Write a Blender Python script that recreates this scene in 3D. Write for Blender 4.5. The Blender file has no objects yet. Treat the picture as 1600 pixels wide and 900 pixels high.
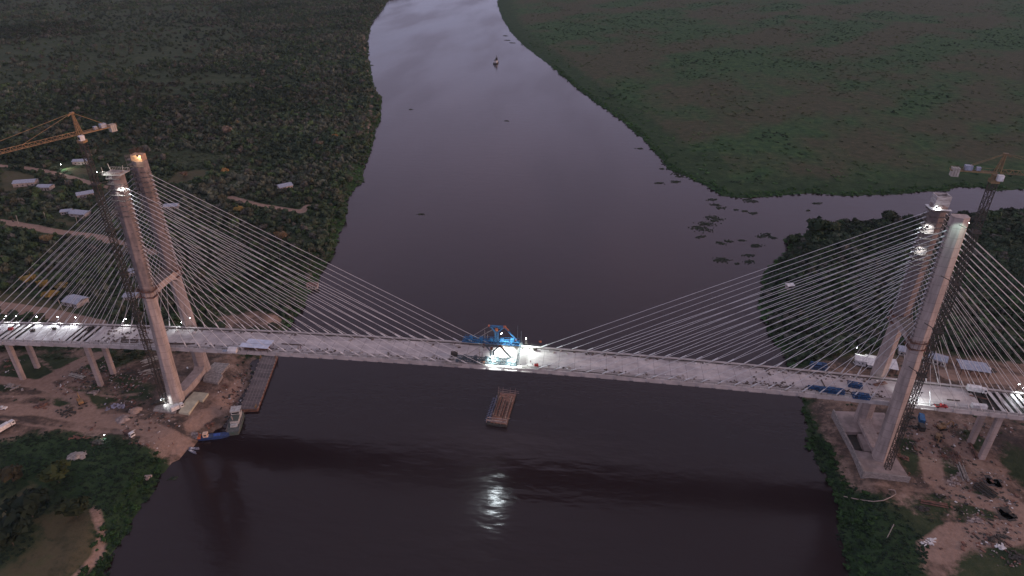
import bpy, bmesh, math, random
import numpy as np
from mathutils import Vector, Matrix
random.seed(7); RNG=np.random.default_rng(11)
sc=bpy.context.scene
rad=math.radians
# ------------------------------------------------------------------ camera
CAM=np.array([32.34,-268.86,230.48]); FPX=1054.85
_y,_t,_r=rad(-6.937),rad(29.346),rad(.161)
CF=np.array([math.sin(_y)*math.cos(_t),math.cos(_y)*math.cos(_t),-math.sin(_t)])
_R=np.array([math.cos(_y),-math.sin(_y),0.]); _U=np.cross(_R,CF)
CR=_R*math.cos(_r)+_U*math.sin(_r); CU=-_R*math.sin(_r)+_U*math.cos(_r)
cd=bpy.data.cameras.new('camera'); cam=bpy.data.objects.new('camera',cd); sc.collection.objects.link(cam)
cam.matrix_world=Matrix(((CR[0],CU[0],-CF[0],CAM[0]),(CR[1],CU[1],-CF[1],CAM[1]),(CR[2],CU[2],-CF[2],CAM[2]),(0,0,0,1)))
cd.sensor_width=36; cd.lens=FPX/1600*36; cd.clip_start=1; cd.clip_end=9000
sc.camera=cam
def at(u,v,z=0.):
    d=CF+CR*(u-800)/FPX-CU*(v-450)/FPX
    return CAM+d*(z-CAM[2])/d[2]
def atl(pts,z=0.): return np.array([at(u,v,z)[:2] for u,v in pts])
# ------------------------------------------------------------------ world, sun, exposure
w=bpy.data.worlds.new('World'); sc.world=w; w.use_nodes=True
nt=w.node_tree; nt.nodes.clear(); N=nt.nodes.new; L=nt.links.new
sky=N('ShaderNodeTexSky'); sky.sky_type='NISHITA'; sky.sun_disc=False
sky.sun_elevation=rad(3); sky.sun_rotation=rad(98); sky.dust_density=2.0
tc=N('ShaderNodeTexCoord'); sep=N('ShaderNodeSeparateXYZ'); L(tc.outputs['Generated'],sep.inputs[0])
# a dusk cloud deck: lilac, a little pinker and brighter towards the horizon, broken by soft banks
ramp=N('ShaderNodeValToRGB'); L(sep.outputs['Z'],ramp.inputs[0])
e=ramp.color_ramp.elements
e[0].position=0.0; e[0].color=(.42,.45,.70,1)
e[1].position=1.0; e[1].color=(.42,.445,.53,1)
x=e.new(.16); x.color=(.54,.52,.80,1)
x=e.new(.42); x.color=(.70,.55,.76,1)
mp=N('ShaderNodeMapping'); mp.inputs['Scale'].default_value=(2.2,2.2,5.5); L(tc.outputs['Generated'],mp.inputs[0])
nz=N('ShaderNodeTexNoise'); nz.inputs['Scale'].default_value=1.6; nz.inputs['Detail'].default_value=5; L(mp.outputs[0],nz.inputs['Vector'])
cr=N('ShaderNodeValToRGB'); L(nz.outputs[0],cr.inputs[0])
cr.color_ramp.elements[0].position=.35; cr.color_ramp.elements[0].color=(.92,.93,.96,1)
cr.color_ramp.elements[1].position=.68; cr.color_ramp.elements[1].color=(1.12,1.06,1.04,1)
mu=N('ShaderNodeMix'); mu.data_type='RGBA'; mu.blend_type='MULTIPLY'; mu.inputs[0].default_value=1
L(ramp.outputs[0],mu.inputs[6]); L(cr.outputs[0],mu.inputs[7])
b1=N('ShaderNodeBackground'); b1.inputs[1].default_value=.05; L(sky.outputs[0],b1.inputs[0])
b2=N('ShaderNodeBackground'); b2.inputs[1].default_value=.84; L(mu.outputs[2],b2.inputs[0])
ad=N('ShaderNodeAddShader'); L(b1.outputs[0],ad.inputs[0]); L(b2.outputs[0],ad.inputs[1])
wo=N('ShaderNodeOutputWorld'); L(ad.outputs[0],wo.inputs[0])
sd_=bpy.data.lights.new('sun','SUN'); sun=bpy.data.objects.new('sun',sd_); sc.collection.objects.link(sun)
sd_.energy=2.0; sd_.angle=rad(25); sd_.color=(1,.55,.36)
_d=Vector((-1,.14,-.14)); sun.rotation_euler=_d.to_track_quat('-Z','Y').to_euler()
sc.view_settings.view_transform='Standard'; sc.view_settings.look='None'; sc.view_settings.exposure=0; sc.view_settings.gamma=1
sc.view_settings.use_curve_mapping=False
sc.cycles.use_denoising=True; sc.cycles.max_bounces=5; sc.cycles.diffuse_bounces=2; sc.cycles.glossy_bounces=2
sc.cycles.sample_clamp_indirect=4; sc.cycles.use_light_tree=True

# ------------------------------------------------------------------ materials
MATS={}
def mat(name,c,c2=None,scale=1.,rough=.8,metal=0.,bump=0.,emit=None,es=0.,spec=.3,detail=5,thr=(.4,.62),stretch=(1,1,1)):
    if name in MATS: return MATS[name]
    m=bpy.data.materials.new(name); m.use_nodes=True; t=m.node_tree; b=t.nodes['Principled BSDF']
    b.inputs['Roughness'].default_value=rough; b.inputs['Metallic'].default_value=metal; b.inputs['Specular IOR Level'].default_value=spec
    if c2 is None: c2=tuple(v*.72 for v in c)
    co=t.nodes.new('ShaderNodeTexCoord'); mpp=t.nodes.new('ShaderNodeMapping'); mpp.inputs['Scale'].default_value=stretch
    t.links.new(co.outputs['Object'],mpp.inputs[0])
    n=t.nodes.new('ShaderNodeTexNoise'); n.inputs['Scale'].default_value=scale; n.inputs['Detail'].default_value=detail
    t.links.new(mpp.outputs[0],n.inputs['Vector'])
    r=t.nodes.new('ShaderNodeValToRGB'); t.links.new(n.outputs[0],r.inputs[0])
    r.color_ramp.elements[0].position=thr[0]; r.color_ramp.elements[0].color=(*c2,1)
    r.color_ramp.elements[1].position=thr[1]; r.color_ramp.elements[1].color=(*c,1)
    t.links.new(r.outputs[0],b.inputs['Base Color'])
    if bump:
        bp=t.nodes.new('ShaderNodeBump'); bp.inputs['Strength'].default_value=bump; bp.inputs['Distance'].default_value=.3
        t.links.new(n.outputs[0],bp.inputs['Height']); t.links.new(bp.outputs[0],b.inputs['Normal'])
    if emit: b.inputs['Emission Color'].default_value=(*emit,1); b.inputs['Emission Strength'].default_value=es
    MATS[name]=m; return m
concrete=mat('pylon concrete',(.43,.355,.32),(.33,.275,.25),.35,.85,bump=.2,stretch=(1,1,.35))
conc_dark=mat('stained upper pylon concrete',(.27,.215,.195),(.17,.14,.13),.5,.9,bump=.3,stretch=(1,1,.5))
conc_old=mat('weathered concrete',(.33,.295,.27),(.20,.18,.165),.8,.9,bump=.3,stretch=(1,1,3))
conc_pale=mat('pale concrete',(.46,.43,.37),(.33,.30,.26),.5,.9)
cable_m=mat('cable sheath',(.58,.58,.58),(.50,.50,.50),.2,.5)
yellow=mat('crane yellow',(.30,.185,.085),(.19,.125,.07),.7,.6)
darkst=mat('dark steel',(.035,.038,.034),(.06,.048,.038),.8,.7)
bluest=mat('blue painted steel',(.02,.15,.33),(.03,.08,.17),.9,.5)
orange=mat('orange paint',(.50,.15,.06),(.30,.10,.05),.8,.6)
redp=mat('red paint',(.42,.03,.03),(.25,.03,.03),.9,.4)
white=mat('white paint',(.70,.70,.68),(.50,.49,.48),.8,.55)
tarp=mat('pale tarpaulin',(.62,.61,.60),(.48,.47,.47),.3,.7)
zinc=mat('zinc roofing',(.33,.36,.42),(.22,.24,.29),.5,.45,metal=.2,stretch=(4,1,1))
timber=mat('formwork timber',(.38,.19,.125),(.17,.095,.075),.6,.85,stretch=(1,3,1))
rust=mat('rusty steel',(.20,.10,.07),(.09,.055,.045),.5,.8)
rubber=mat('black rubber',(.02,.02,.02),None,1,.7)
glass=mat('dark glass',(.03,.035,.04),None,1,.1)
wallm=mat('house plaster',(.45,.40,.36),(.30,.26,.24),.6,.9)
tile=mat('terracotta',(.32,.13,.08),(.2,.09,.06),.8,.9)
green_p=mat('green boat paint',(.06,.10,.08),(.10,.10,.09),.7,.6)
barge_m=mat('barge deck plate',(.17,.14,.135),(.095,.08,.08),.3,.8,stretch=(.3,2,1))
bark=mat('bark',(.08,.06,.05),None,1,.9)
def pour_lines(m):
    t=m.node_tree; b=t.nodes['Principled BSDF']; src=b.inputs['Base Color'].links[0].from_socket; n=t.nodes.new; l=t.links.new
    g=n('ShaderNodeNewGeometry'); sp=n('ShaderNodeSeparateXYZ'); l(g.outputs['Position'],sp.inputs[0])
    def mth(op,a,v):
        q=n('ShaderNodeMath'); q.operation=op; l(a,q.inputs[0])
        if isinstance(v,(int,float)): q.inputs[1].default_value=v
        else: l(v,q.inputs[1])
        return q.outputs[0]
    fr=mth('FRACT',mth('DIVIDE',sp.outputs['Z'],4.1),0); ln=mth('LESS_THAN',fr,.06)
    q=n('ShaderNodeMapping'); q.inputs['Scale'].default_value=(1.1,1.1,.07); l(g.outputs['Position'],q.inputs[0])
    k=n('ShaderNodeTexNoise'); k.inputs['Scale'].default_value=1.; k.inputs['Detail'].default_value=5; l(q.outputs[0],k.inputs['Vector'])
    st=n('ShaderNodeMapRange'); st.inputs[1].default_value=.48; st.inputs[2].default_value=.75; st.inputs[4].default_value=.45; l(k.outputs[0],st.inputs[0])
    mx=n('ShaderNodeMath'); mx.operation='MAXIMUM'; l(mth('MULTIPLY',ln,.45),mx.inputs[0]); l(st.outputs[0],mx.inputs[1])
    mm=n('ShaderNodeMix'); mm.data_type='RGBA'; l(mx.outputs[0],mm.inputs[0]); l(src,mm.inputs[6]); mm.inputs[7].default_value=(.13,.105,.095,1); l(mm.outputs[2],b.inputs['Base Color'])
pour_lines(concrete); pour_lines(conc_dark)
lampW=mat('lamp lens',(.9,.9,.9),None,1,.4,emit=(.85,.95,1.),es=60)
lampY=mat('warm lamp lens',(.9,.9,.9),None,1,.4,emit=(1.,.72,.42),es=40)
rock=mat('broken concrete',(.36,.30,.27),(.2,.16,.15),.5,.95)
skinm=mat('work clothes',(.35,.12,.04),(.05,.06,.10),.9,.9)

def leafmat():
    m=bpy.data.materials.new('foliage'); m.use_nodes=True; t=m.node_tree; b=t.nodes['Principled BSDF']
    b.inputs['Roughness'].default_value=.85; b.inputs['Specular IOR Level'].default_value=.15
    a=t.nodes.new('ShaderNodeAttribute'); a.attribute_name='tint'; t.links.new(a.outputs['Color'],b.inputs['Base Color'])
    return m
leaf=leafmat()
# ------------------------------------------------------------------ mesh helpers
COL=sc.collection
class MB:
    def __init__(s): s.v=[]; s.f=[]
    def add(s,vs,fs):
        o=len(s.v); s.v+= [tuple(map(float,p)) for p in vs]; s.f+=[[i+o for i in f] for f in fs]; return s
    def box(s,c,d,rz=0.,tilt=0.):
        hx,hy,hz=d[0]/2,d[1]/2,d[2]/2; cs,sn=math.cos(rz),math.sin(rz); ct,st=math.cos(tilt),math.sin(tilt)
        P=[]
        for z in (-hz,hz):
            for x,y in ((-hx,-hy),(hx,-hy),(hx,hy),(-hx,hy)):
                x2=x*ct-z*st; z2=x*st+z*ct
                P.append((c[0]+x2*cs-y*sn,c[1]+x2*sn+y*cs,c[2]+z2))
        return s.add(P,[(3,2,1,0),(4,5,6,7),(0,1,5,4),(1,2,6,5),(2,3,7,6),(3,0,4,7)])
    def beam(s,a,b,wd,h=None,r2=None,n=4,rot=math.pi/4):
        a=Vector(a);b=Vector(b);d=b-a
        if d.length<1e-6: return s
        d.normalize(); up=Vector((0,0,1)) if abs(d.z)<.95 else Vector((1,0,0))
        x=d.cross(up).normalized(); y=x.cross(d).normalized(); h=h or wd
        P=[]
        for p,k in ((a,1),(b,r2 or 1)):
            for i in range(n):
                t=2*math.pi*i/n+rot; q=p+x*math.cos(t)*wd*.7071*k+y*math.sin(t)*h*.7071*k
                P.append(q)
        return s.add(P,[tuple(range(n))[::-1],tuple(range(n,2*n))]+[(i,(i+1)%n,n+(i+1)%n,n+i) for i in range(n)])
    def tube(s,a,b,r,n=8,r2=None): return s.beam(a,b,r/.7071,r/.7071,r2=r2,n=n,rot=0)
    def prism(s,poly,z0,z1):
        n=len(poly); A=sum(poly[i][0]*poly[(i+1)%n][1]-poly[(i+1)%n][0]*poly[i][1] for i in range(n))
        if A<0: poly=list(poly)[::-1]
        P=[(p[0],p[1],z0) for p in poly]+[(p[0],p[1],z1) for p in poly]
        return s.add(P,[tuple(range(n))[::-1],tuple(range(n,2*n))]+[(i,(i+1)%n,n+(i+1)%n,n+i) for i in range(n)])
    def loft(s,secs,caps=True):
        n=len(secs[0]); P=[p for c in secs for p in c]; F=[]
        for k in range(len(secs)-1):
            for i in range(n):
                j=(i+1)%n; F.append((k*n+i,k*n+j,(k+1)*n+j,(k+1)*n+i))
        if caps: F+= [tuple(range(n))[::-1],tuple(range((len(secs)-1)*n,len(secs)*n))]
        return s.add(P,F)
    def lattice(s,a,b,wd,step,ch,br,faces=4):
        a=Vector(a);b=Vector(b);D=b-a;Ln=D.length;d=D.normalized()
        up=Vector((0,0,1)) if abs(d.z)<.9 else Vector((0,1,0))
        x=d.cross(up).normalized(); y=x.cross(d).normalized()
        co=[(x*i+y*j)*wd/2 for i,j in ((-1,-1),(1,-1),(1,1),(-1,1))]
        for c in co: s.beam(a+c,b+c,ch)
        n=max(1,int(round(Ln/step)))
        for k in range(n):
            p=a+d*(Ln*k/n); q=a+d*(Ln*(k+1)/n)
            for i in range(faces):
                j=(i+1)%4
                if k%2: s.beam(p+co[i],q+co[j],br)
                else: s.beam(p+co[j],q+co[i],br)
                s.beam(q+co[i],q+co[j],br)
        return s
    def build(s,name,m,parent=None,smooth=False,share=None):
        me=bpy.data.meshes.new(name)
        o0=Vector(parent_world(parent)) if parent else Vector((0,0,0))
        me.from_pydata([tuple(Vector(p)-o0) for p in s.v],[],s.f); me.update()
        if m: me.materials.append(m)
        if smooth: me.polygons.foreach_set('use_smooth',[True]*len(me.polygons))
        o=bpy.data.objects.new(name,me); COL.objects.link(o)
        if parent: o.parent=parent
        return o
def parent_world(p):
    v=Vector((0,0,0))
    while p: v+=p.location; p=p.parent
    return v
def thing(name,label,cat,loc=(0,0,0),group=None):
    o=bpy.data.objects.new(name,None); COL.objects.link(o); o.location=[float(x) for x in loc]
    o['label']=label; o['category']=cat
    if group: o['group']=group
    o.empty_display_size=.5
    return o
def tag(o,label,cat,group=None):
    o['label']=label; o['category']=cat
    if group: o['group']=group
    return o
def struct(o): o['kind']='structure'; return o
def dup(root,loc,rz=0.,sc_=1.,label=None,group=None):
    r=root.copy(); COL.objects.link(r); r.location=[float(x) for x in loc]; r.rotation_euler=(0,0,rz); r.scale=(sc_,)*3 if not hasattr(sc_,'__len__') else sc_
    if label: r['label']=label
    if group: r['group']=group
    for ch in list(root.children):
        c=ch.copy(); COL.objects.link(c); c.parent=r
        for g in ch.children:
            q=g.copy(); COL.objects.link(q); q.parent=c
    return r
def bevel(o,wd=.1,seg=1):
    m=o.modifiers.new('bevel','BEVEL'); m.width=wd; m.segments=seg; m.limit_method='ANGLE'; return o
def mesh_np(name,V,F,m,colors=None,smooth=False,loose_edges=None):
    me=bpy.data.meshes.new(name); V=np.asarray(V,np.float32); F=np.asarray(F,np.int32); k=F.shape[1]
    me.vertices.add(len(V)); me.vertices.foreach_set('co',V.ravel())
    me.loops.add(F.size); me.loops.foreach_set('vertex_index',F.ravel())
    me.polygons.add(len(F)); me.polygons.foreach_set('loop_start',np.arange(0,F.size,k,dtype=np.int32))
    try: me.polygons.foreach_set('loop_total',np.full(len(F),k,dtype=np.int32))
    except Exception: pass
    me.polygons.foreach_set('use_smooth',np.full(len(F),smooth))
    me.update(calc_edges=True)
    for an,cc in (colors or {}).items():
        a=me.attributes.new(an,'FLOAT_COLOR','POINT'); c4=np.ones((len(V),4),np.float32); c4[:,:cc.shape[1]]=cc; a.data.foreach_set('color',c4.ravel())
    me.materials.append(m)
    o=bpy.data.objects.new(name,me); COL.objects.link(o); return o
def hash2(ix,iy,s): 
    h=(ix*374761393+iy*668265263+s*1274126177)&0xffffffff
    h=((h^(h>>13))*1274126177)&0xffffffff
    return ((h^(h>>16))&0xffff)/65535.
def vnoise(x,y,sc_,seed=0,octv=4):
    out=np.zeros_like(x,dtype=float); amp=1; tot=0
    for k in range(octv):
        X=x/sc_*2**k; Y=y/sc_*2**k; ix=np.floor(X).astype(np.int64); iy=np.floor(Y).astype(np.int64); fx=X-ix; fy=Y-iy
        fx=fx*fx*(3-2*fx); fy=fy*fy*(3-2*fy); s=seed*17+k
        a=hash2(ix,iy,s);b=hash2(ix+1,iy,s);c=hash2(ix,iy+1,s);d=hash2(ix+1,iy+1,s)
        out+=amp*((a*(1-fx)+b*fx)*(1-fy)+(c*(1-fx)+d*fx)*fy); tot+=amp; amp*=.5
    return out/tot
def sdf(px,py,poly):
    n=len(poly); d=np.full(px.shape,1e18); ins=np.zeros(px.shape,bool)
    for i in range(n):
        ax,ay=poly[i];bx,by=poly[(i+1)%n]; ex,ey=bx-ax,by-ay; wx,wy=px-ax,py-ay
        t=np.clip((wx*ex+wy*ey)/(ex*ex+ey*ey+1e-9),0,1); d=np.minimum(d,(wx-ex*t)**2+(wy-ey*t)**2)
        c=((ay>py)!=(by>py)); 
        with np.errstate(divide='ignore',invalid='ignore'): ins^=c&(px<(bx-ax)*(py-ay)/((by-ay)+1e-12)+ax)
    d=np.sqrt(d); return np.where(ins,d,-d)
def pdist(px,py,line):
    d=np.full(px.shape,1e18)
    for (ax,ay),(bx,by) in zip(line[:-1],line[1:]):
        ex,ey=bx-ax,by-ay; wx,wy=px-ax,py-ay; t=np.clip((wx*ex+wy*ey)/(ex*ex+ey*ey+1e-9),0,1)
        d=np.minimum(d,(wx-ex*t)**2+(wy-ey*t)**2)
    return np.sqrt(d)
# ------------------------------------------------------------------ the banks
left_px=[(608,0),(598,15),(582,35),(576,60),(578,100),(584,140),(596,150),(596,185),(588,200),(583,230),(572,262),(568,285),(556,292),(541,318),(541,345),(530,365),(524,398),(512,415),(503,438),(488,455),(478,480),(462,498),(448,520),(430,548),(398,563),(396,590),(385,612),(378,630),(358,648),(350,664),(332,676),(314,681),(303,694),(288,712),(268,724),(252,745),(240,770),(222,792),(206,820),(190,852),(172,900),(150,960)]
LEFT=np.vstack([[(-470,3600)],[(-330,2700)],atl(left_px),[(-215,-200),(-260,-400),(-3200,-400),(-3200,3600)]])
rf_px=[(776,0),(777,12),(784,30),(798,52),(822,76),(862,106),(902,140),(940,168),(975,192),(1003,218),(1030,250),(1040,264),(1070,276),(1100,290),(1128,306),(1160,311),(1200,308),(1260,303),(1330,307),(1400,304),(1440,300),(1482,300),(1490,293),(1530,294),(1560,300),(1600,296),(1700,300)]
RFAR=np.vstack([[(330,3600)],[(120,2700)],atl(rf_px),[(3200,700),(3200,3600)]])
rn_px=[(1700,326),(1600,331),(1560,333),(1500,338),(1440,343),(1400,345),(1330,350),(1272,354),(1262,362),(1246,378),(1226,371),(1224,376),(1234,386),(1222,402),(1202,416),(1192,438),(1188,462),(1187,490),(1198,515),(1212,540),(1230,570),(1250,600),(1254,640),(1258,670),(1266,705),(1282,738),(1300,765),(1308,800),(1314,850),(1322,900),(1332,960)]
RNEAR=np.vstack([[(3200,400)],atl(rn_px),[(160,-200),(190,-400),(3200,-400)]])
def land_sd(x,y):
    return sdf(x,y,LEFT),sdf(x,y,RFAR),sdf(x,y,RNEAR)
def jitter(x,y,k=1.): return k*((vnoise(x,y,26,5,3)-.5)*9+(vnoise(x,y,7,6,2)-.5)*3)
def height(x,y,sds=None):
    a,b,c=sds if sds else land_sd(x,y); j=jitter(x,y)
    ss=lambda s,w_: np.clip(s/w_,0,1)**2*(3-2*np.clip(s/w_,0,1))
    hl=np.where(a+j*.6>0,.15+4.85*ss(a+j*.6,16),-2.5); hr=np.where(b+j*.6>0,.15+1.3*ss(b+j*.6,12),-2.5); hn=np.where(c+j*.6>0,.15+4.85*ss(c+j*.6,20),-2.5)
    h=np.maximum(np.maximum(hl,hr),hn)
    return h+np.where(h>0,(vnoise(x,y,14,9,3)-.5)*.5,0)
def gz(x,y): return float(height(np.array([float(x)]),np.array([float(y)]))[0])
def grid_axis(lo,hi,f0,f1,step,grow):
    a=list(np.arange(f0,f1,step)); s=step; x=f1
    while x<hi: a.append(x); s*=grow; x+=s
    a.append(hi); s=step; x=f0-step; b=[]
    while x>lo: b.append(x); s*=grow; x-=s
    b.append(lo); return np.array(b[::-1]+a)
gx=grid_axis(-3200,3200,-430,330,2.2,1.03); gy=grid_axis(-400,3600,-130,420,2.2,1.011)
GX,GY=np.meshgrid(gx,gy); X=GX.ravel(); Y=GY.ravel()
SD=land_sd(X,Y); Z=height(X,Y,SD)
nx,ny=len(gx),len(gy); ii=np.arange((nx-1)*(ny-1)); r_=ii//(nx-1); c_=ii%(nx-1); i0=r_*nx+c_
GF=np.stack([i0,i0+1,i0+nx+1,i0+nx],1)
dirtL=atl([(-60,548),(120,546),(250,548),(400,548),(396,590),(384,622),(356,652),(346,690),(290,722),(258,712),(215,688),(150,680),(110,672),(50,680),(-60,700)],5)
dirtR=atl([(1256,600),(1330,600),(1420,610),(1700,640),(1700,960),(1470,960),(1440,880),(1455,845),(1480,825),(1440,800),(1400,790),(1350,765),(1318,735),(1300,690),(1275,650)],5)
dirtR2=atl([(1250,566),(1330,560),(1480,553),(1600,568),(1700,575),(1700,650),(1240,600)],5)
dirtL2=atl([(335,512),(345,492),(400,483),(440,492),(438,506),(400,515)],5)
grassP=[atl(p,5) for p in ([(1392,676),(1412,668),(1436,700),(1440,730),(1428,745),(1418,738),(1404,712)],[(1462,705),(1478,698),(1500,735),(1490,750),(1470,735)],[(1500,668),(1530,672),(1545,700),(1520,706)],[(70,610),(150,600),(190,622),(150,640),(80,636)],[(170,585),(230,590),(240,625),(200,630)],[(0,560),(60,552),(150,556),(215,548),(240,552),(180,578),(110,580),(60,600),(0,610)],[(1600,700),(1570,690),(1560,720),(1600,760),(1700,780),(1700,700)],[(1560,760),(1510,775),(1480,800),(1500,812),(1570,822),(1580,790)],[(1480,900),(1500,862),(1560,850),(1700,865),(1700,960),(1480,960)],[(1395,780),(1440,772),(1500,780),(1490,800),(1450,812)])]
dirtB=atl([(568,40),(574,60),(577,100),(585,140),(590,150),(582,200),(575,225),(566,224),(573,190),(574,150),(568,100),(564,60)],3)
def dirtfield(x,y):
    d=np.maximum.reduce([sdf(x,y,p) for p in (dirtL,dirtR,dirtR2,dirtL2)]); d=np.maximum(d,sdf(x,y,dirtB)-3-np.clip(vnoise(x,y,28,33,3)-.42,0,1)*60)
    for g in grassP: d=np.minimum(d,-sdf(x,y,g)+1)
    return d
roads=[([(-60,250),(0,259),(40,262),(80,269),(120,280),(150,288),(200,300)],3.5),([(-60,338),(0,346),(50,354),(75,360),(150,370),(200,384),(240,395)],4.5),([(-60,470),(0,480),(60,488),(115,500),(150,508)],6.5),([(360,308),(400,319),(440,326),(472,331),(480,322)],3.5),
 ([(-40,640),(60,640),(150,655),(230,668),(290,692),(320,700)],5.),([(60,600),(110,575),(150,556)],5),([(300,660),(345,630),(375,590)],4),([(150,655),(120,620),(60,600),(-40,590)],4),
 ([(1440,660),(1448,700),(1460,750),(1500,775),(1560,790),(1610,830)],5.),([(1455,660),(1500,700),(1545,750),(1590,790),(1640,830)],4.),([(1640,810),(1560,835),(1500,835),(1460,860)],7),([(1480,585),(1560,592),(1700,605)],5.5),([(148,796),(157,828),(149,862),(122,893),(90,925)],2.0),([(1490,690),(1530,730),(1580,775),(1640,820)],1.3),([(1500,684),(1545,725),(1600,770)],1.3),([(1440,700),(1452,740),(1480,770),(1530,790)],1.2),([(1350,752),(1400,762),(1460,768),(1530,775)],1.3),([(0,620),(80,618),(150,640),(210,650)],1.3),([(0,655),(70,668),(150,672),(230,680),(270,700)],1.3),([(210,660),(270,650),(320,640),(360,600)],1.2),([(60,560),(110,600),(170,620),(220,615)],1.3)]
roadw=[(atl(p,5),w_) for p,w_ in roads]
def roadfield(x,y):
    return np.maximum.reduce([w_-pdist(x,y,p) for p,w_ in roadw])
clearp=[atl(p,5) for p in ([(255,290),(275,268),(330,265),(318,282)],[(0,300),(0,262),(60,275),(45,300)],[(110,268),(95,262),(150,262),(150,275),(115,274)],[(80,340),(90,352),(140,358),(120,345)],[(600,100),(575,70),(573,95)],[(55,812),(110,790),(150,800),(160,832),(146,866),(112,905),(60,960),(-60,960),(10,885),(60,850)],[(-30,805),(20,768),(52,742),(66,765),(36,800),(0,850),(-30,860)],[(0,455),(40,460),(120,480),(110,498),(60,484),(0,474)],[(1300,560),(1345,548),(1480,545),(1480,556),(1330,566)])]
def clearfield(x,y): return np.maximum.reduce([sdf(x,y,p) for p in clearp])
sd_all=np.maximum.reduce(SD)
lush=np.clip(1-np.abs(sd_all-8)/22,0,1)
lush=np.where(SD[1]>-5,np.clip(1.15-np.abs(SD[1]-10)/60,0,1),lush)
lushp=[atl(p,5) for p in ([(1310,770),(1400,800),(1450,850),(1440,960),(1300,960)],[(0,690),(60,675),(210,690),(250,720),(220,780),(180,860),(150,960),(165,820),(100,780),(0,760)],[(80,262),(150,262),(155,275),(90,275)],[(1060,235),(1120,230),(1150,262),(1080,262)])]
for p in lushp: lush=np.maximum(lush,np.clip(.5+sdf(X,Y,p)/12,0,1))
f=lambda d,k: np.clip(.5+d/k,0,1)
zone=np.stack([f(dirtfield(X,Y),24),f(roadfield(X,Y),8),lush],1)
def bands(x,y):
    a=vnoise(x*.55+y*.83,(y*.55-x*.83)*2.8,250,91,5); b=vnoise(x*.8-y*.6,(x*.6+y*.8)*1.6,85,92,4); return np.clip((a*.7+b*.3-.5)*4.2+.5,0,1)
zone2=np.stack([f(clearfield(X,Y),16),np.where(SD[1]>0,1.,0.),bands(X,Y)],1)
def groundmat():
    m=bpy.data.materials.new('ground'); m.use_nodes=True; t=m.node_tree; b=t.nodes['Principled BSDF']; n=t.nodes.new; l=t.links.new
    b.inputs['Roughness'].default_value=.95; b.inputs['Specular IOR Level'].default_value=.1
    g=n('ShaderNodeNewGeometry')
    def noise(s,det=6,st=(1,1,1),rough=.6,rz=0):
        q=n('ShaderNodeMapping'); q.inputs['Scale'].default_value=st; q.inputs['Rotation'].default_value=(0,0,rz); l(g.outputs['Position'],q.inputs[0])
        k=n('ShaderNodeTexNoise'); k.inputs['Scale'].default_value=s; k.inputs['Detail'].default_value=det; k.inputs['Roughness'].default_value=rough; l(q.outputs[0],k.inputs['Vector']); return k.outputs[0]
    def ramp(v,stops):
        r=n('ShaderNodeValToRGB'); l(v,r.inputs[0]); e=r.color_ramp.elements
        e[0].position,e[0].color=stops[0][0],(*stops[0][1],1); e[1].position,e[1].color=stops[-1][0],(*stops[-1][1],1)
        for p,c in stops[1:-1]: q=e.new(p); q.color=(*c,1)
        return r.outputs[0]
    def mix(fa,a,bb):
        q=n('ShaderNodeMix'); q.data_type='RGBA'
        if isinstance(fa,float): q.inputs[0].default_value=fa
        else: l(fa,q.inputs[0])
        l(a,q.inputs[6]); l(bb,q.inputs[7]); return q.outputs[2]
    def math_(op,a,bb):
        q=n('ShaderNodeMath'); q.operation=op
        for i,v in enumerate((a,bb)):
            if isinstance(v,(int,float)): q.inputs[i].default_value=v
            else: l(v,q.inputs[i])
        return q.outputs[0]
    def mask(field,nz_,amt,lo,hi):
        s=math_('ADD',field,math_('MULTIPLY',math_('SUBTRACT',nz_,.5),amt))
        q=n('ShaderNodeMapRange'); q.inputs[1].default_value=lo; q.inputs[2].default_value=hi; l(s,q.inputs[0]); return q.outputs[0]
    A=n('ShaderNodeAttribute'); A.attribute_name='zone'; SA=n('ShaderNodeSeparateColor'); l(A.outputs['Color'],SA.inputs[0])
    B=n('ShaderNodeAttribute'); B.attribute_name='zone_extra'; SB=n('ShaderNodeSeparateColor'); l(B.outputs['Color'],SB.inputs[0])
    n1=noise(.02,7); n2=noise(.11,8,rough=.7); n3=noise(.5,6,rough=.7); n4=noise(.006,6,st=(1,2.6,1),rz=.5); n5=noise(.045,7,st=(1,.35,1),rz=-.4)
    wild=ramp(n2,[(.30,(.022,.036,.018)),(.5,(.042,.058,.029)),(.72,(.072,.078,.042))])
    marsh=ramp(n2,[(.32,(.015,.040,.018)),(.5,(.032,.070,.027)),(.68,(.060,.10,.036))])
    marsh2=ramp(n2,[(.3,(.036,.044,.024)),(.55,(.060,.062,.036)),(.75,(.095,.082,.052))])
    marsh=mix(mask(SB.outputs[2],n5,.8,.25,.85),marsh,marsh2)
    base=mix(SB.outputs[1],wild,marsh)
    lushc=ramp(n2,[(.30,(.014,.030,.013)),(.55,(.030,.056,.024)),(.75,(.058,.085,.034))])
    base=mix(mask(SA.outputs[2],n5,.9,.45,.8),base,lushc)
    clr=ramp(n2,[(.3,(.045,.046,.026)),(.5,(.092,.080,.047)),(.75,(.068,.078,.036))])
    base=mix(mask(SB.outputs[0],n2,1.6,.42,.72),base,clr)
    dirt=ramp(n2,[(.30,(.050,.038,.030)),(.42,(.135,.094,.072)),(.54,(.23,.158,.122)),(.72,(.37,.275,.22))])
    dirt=mix(mask(noise(.035,7,rough=.7),n3,.5,.46,.60),dirt,ramp(n3,[(.35,(.042,.034,.029)),(.7,(.105,.080,.067))]))
    base=mix(mask(SA.outputs[0],n2,.9,.44,.60),base,dirt)
    road=ramp(n3,[(.3,(.23,.155,.118)),(.7,(.34,.24,.19))])
    base=mix(mask(SA.outputs[1],n2,.5,.46,.62),base,road)
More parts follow.
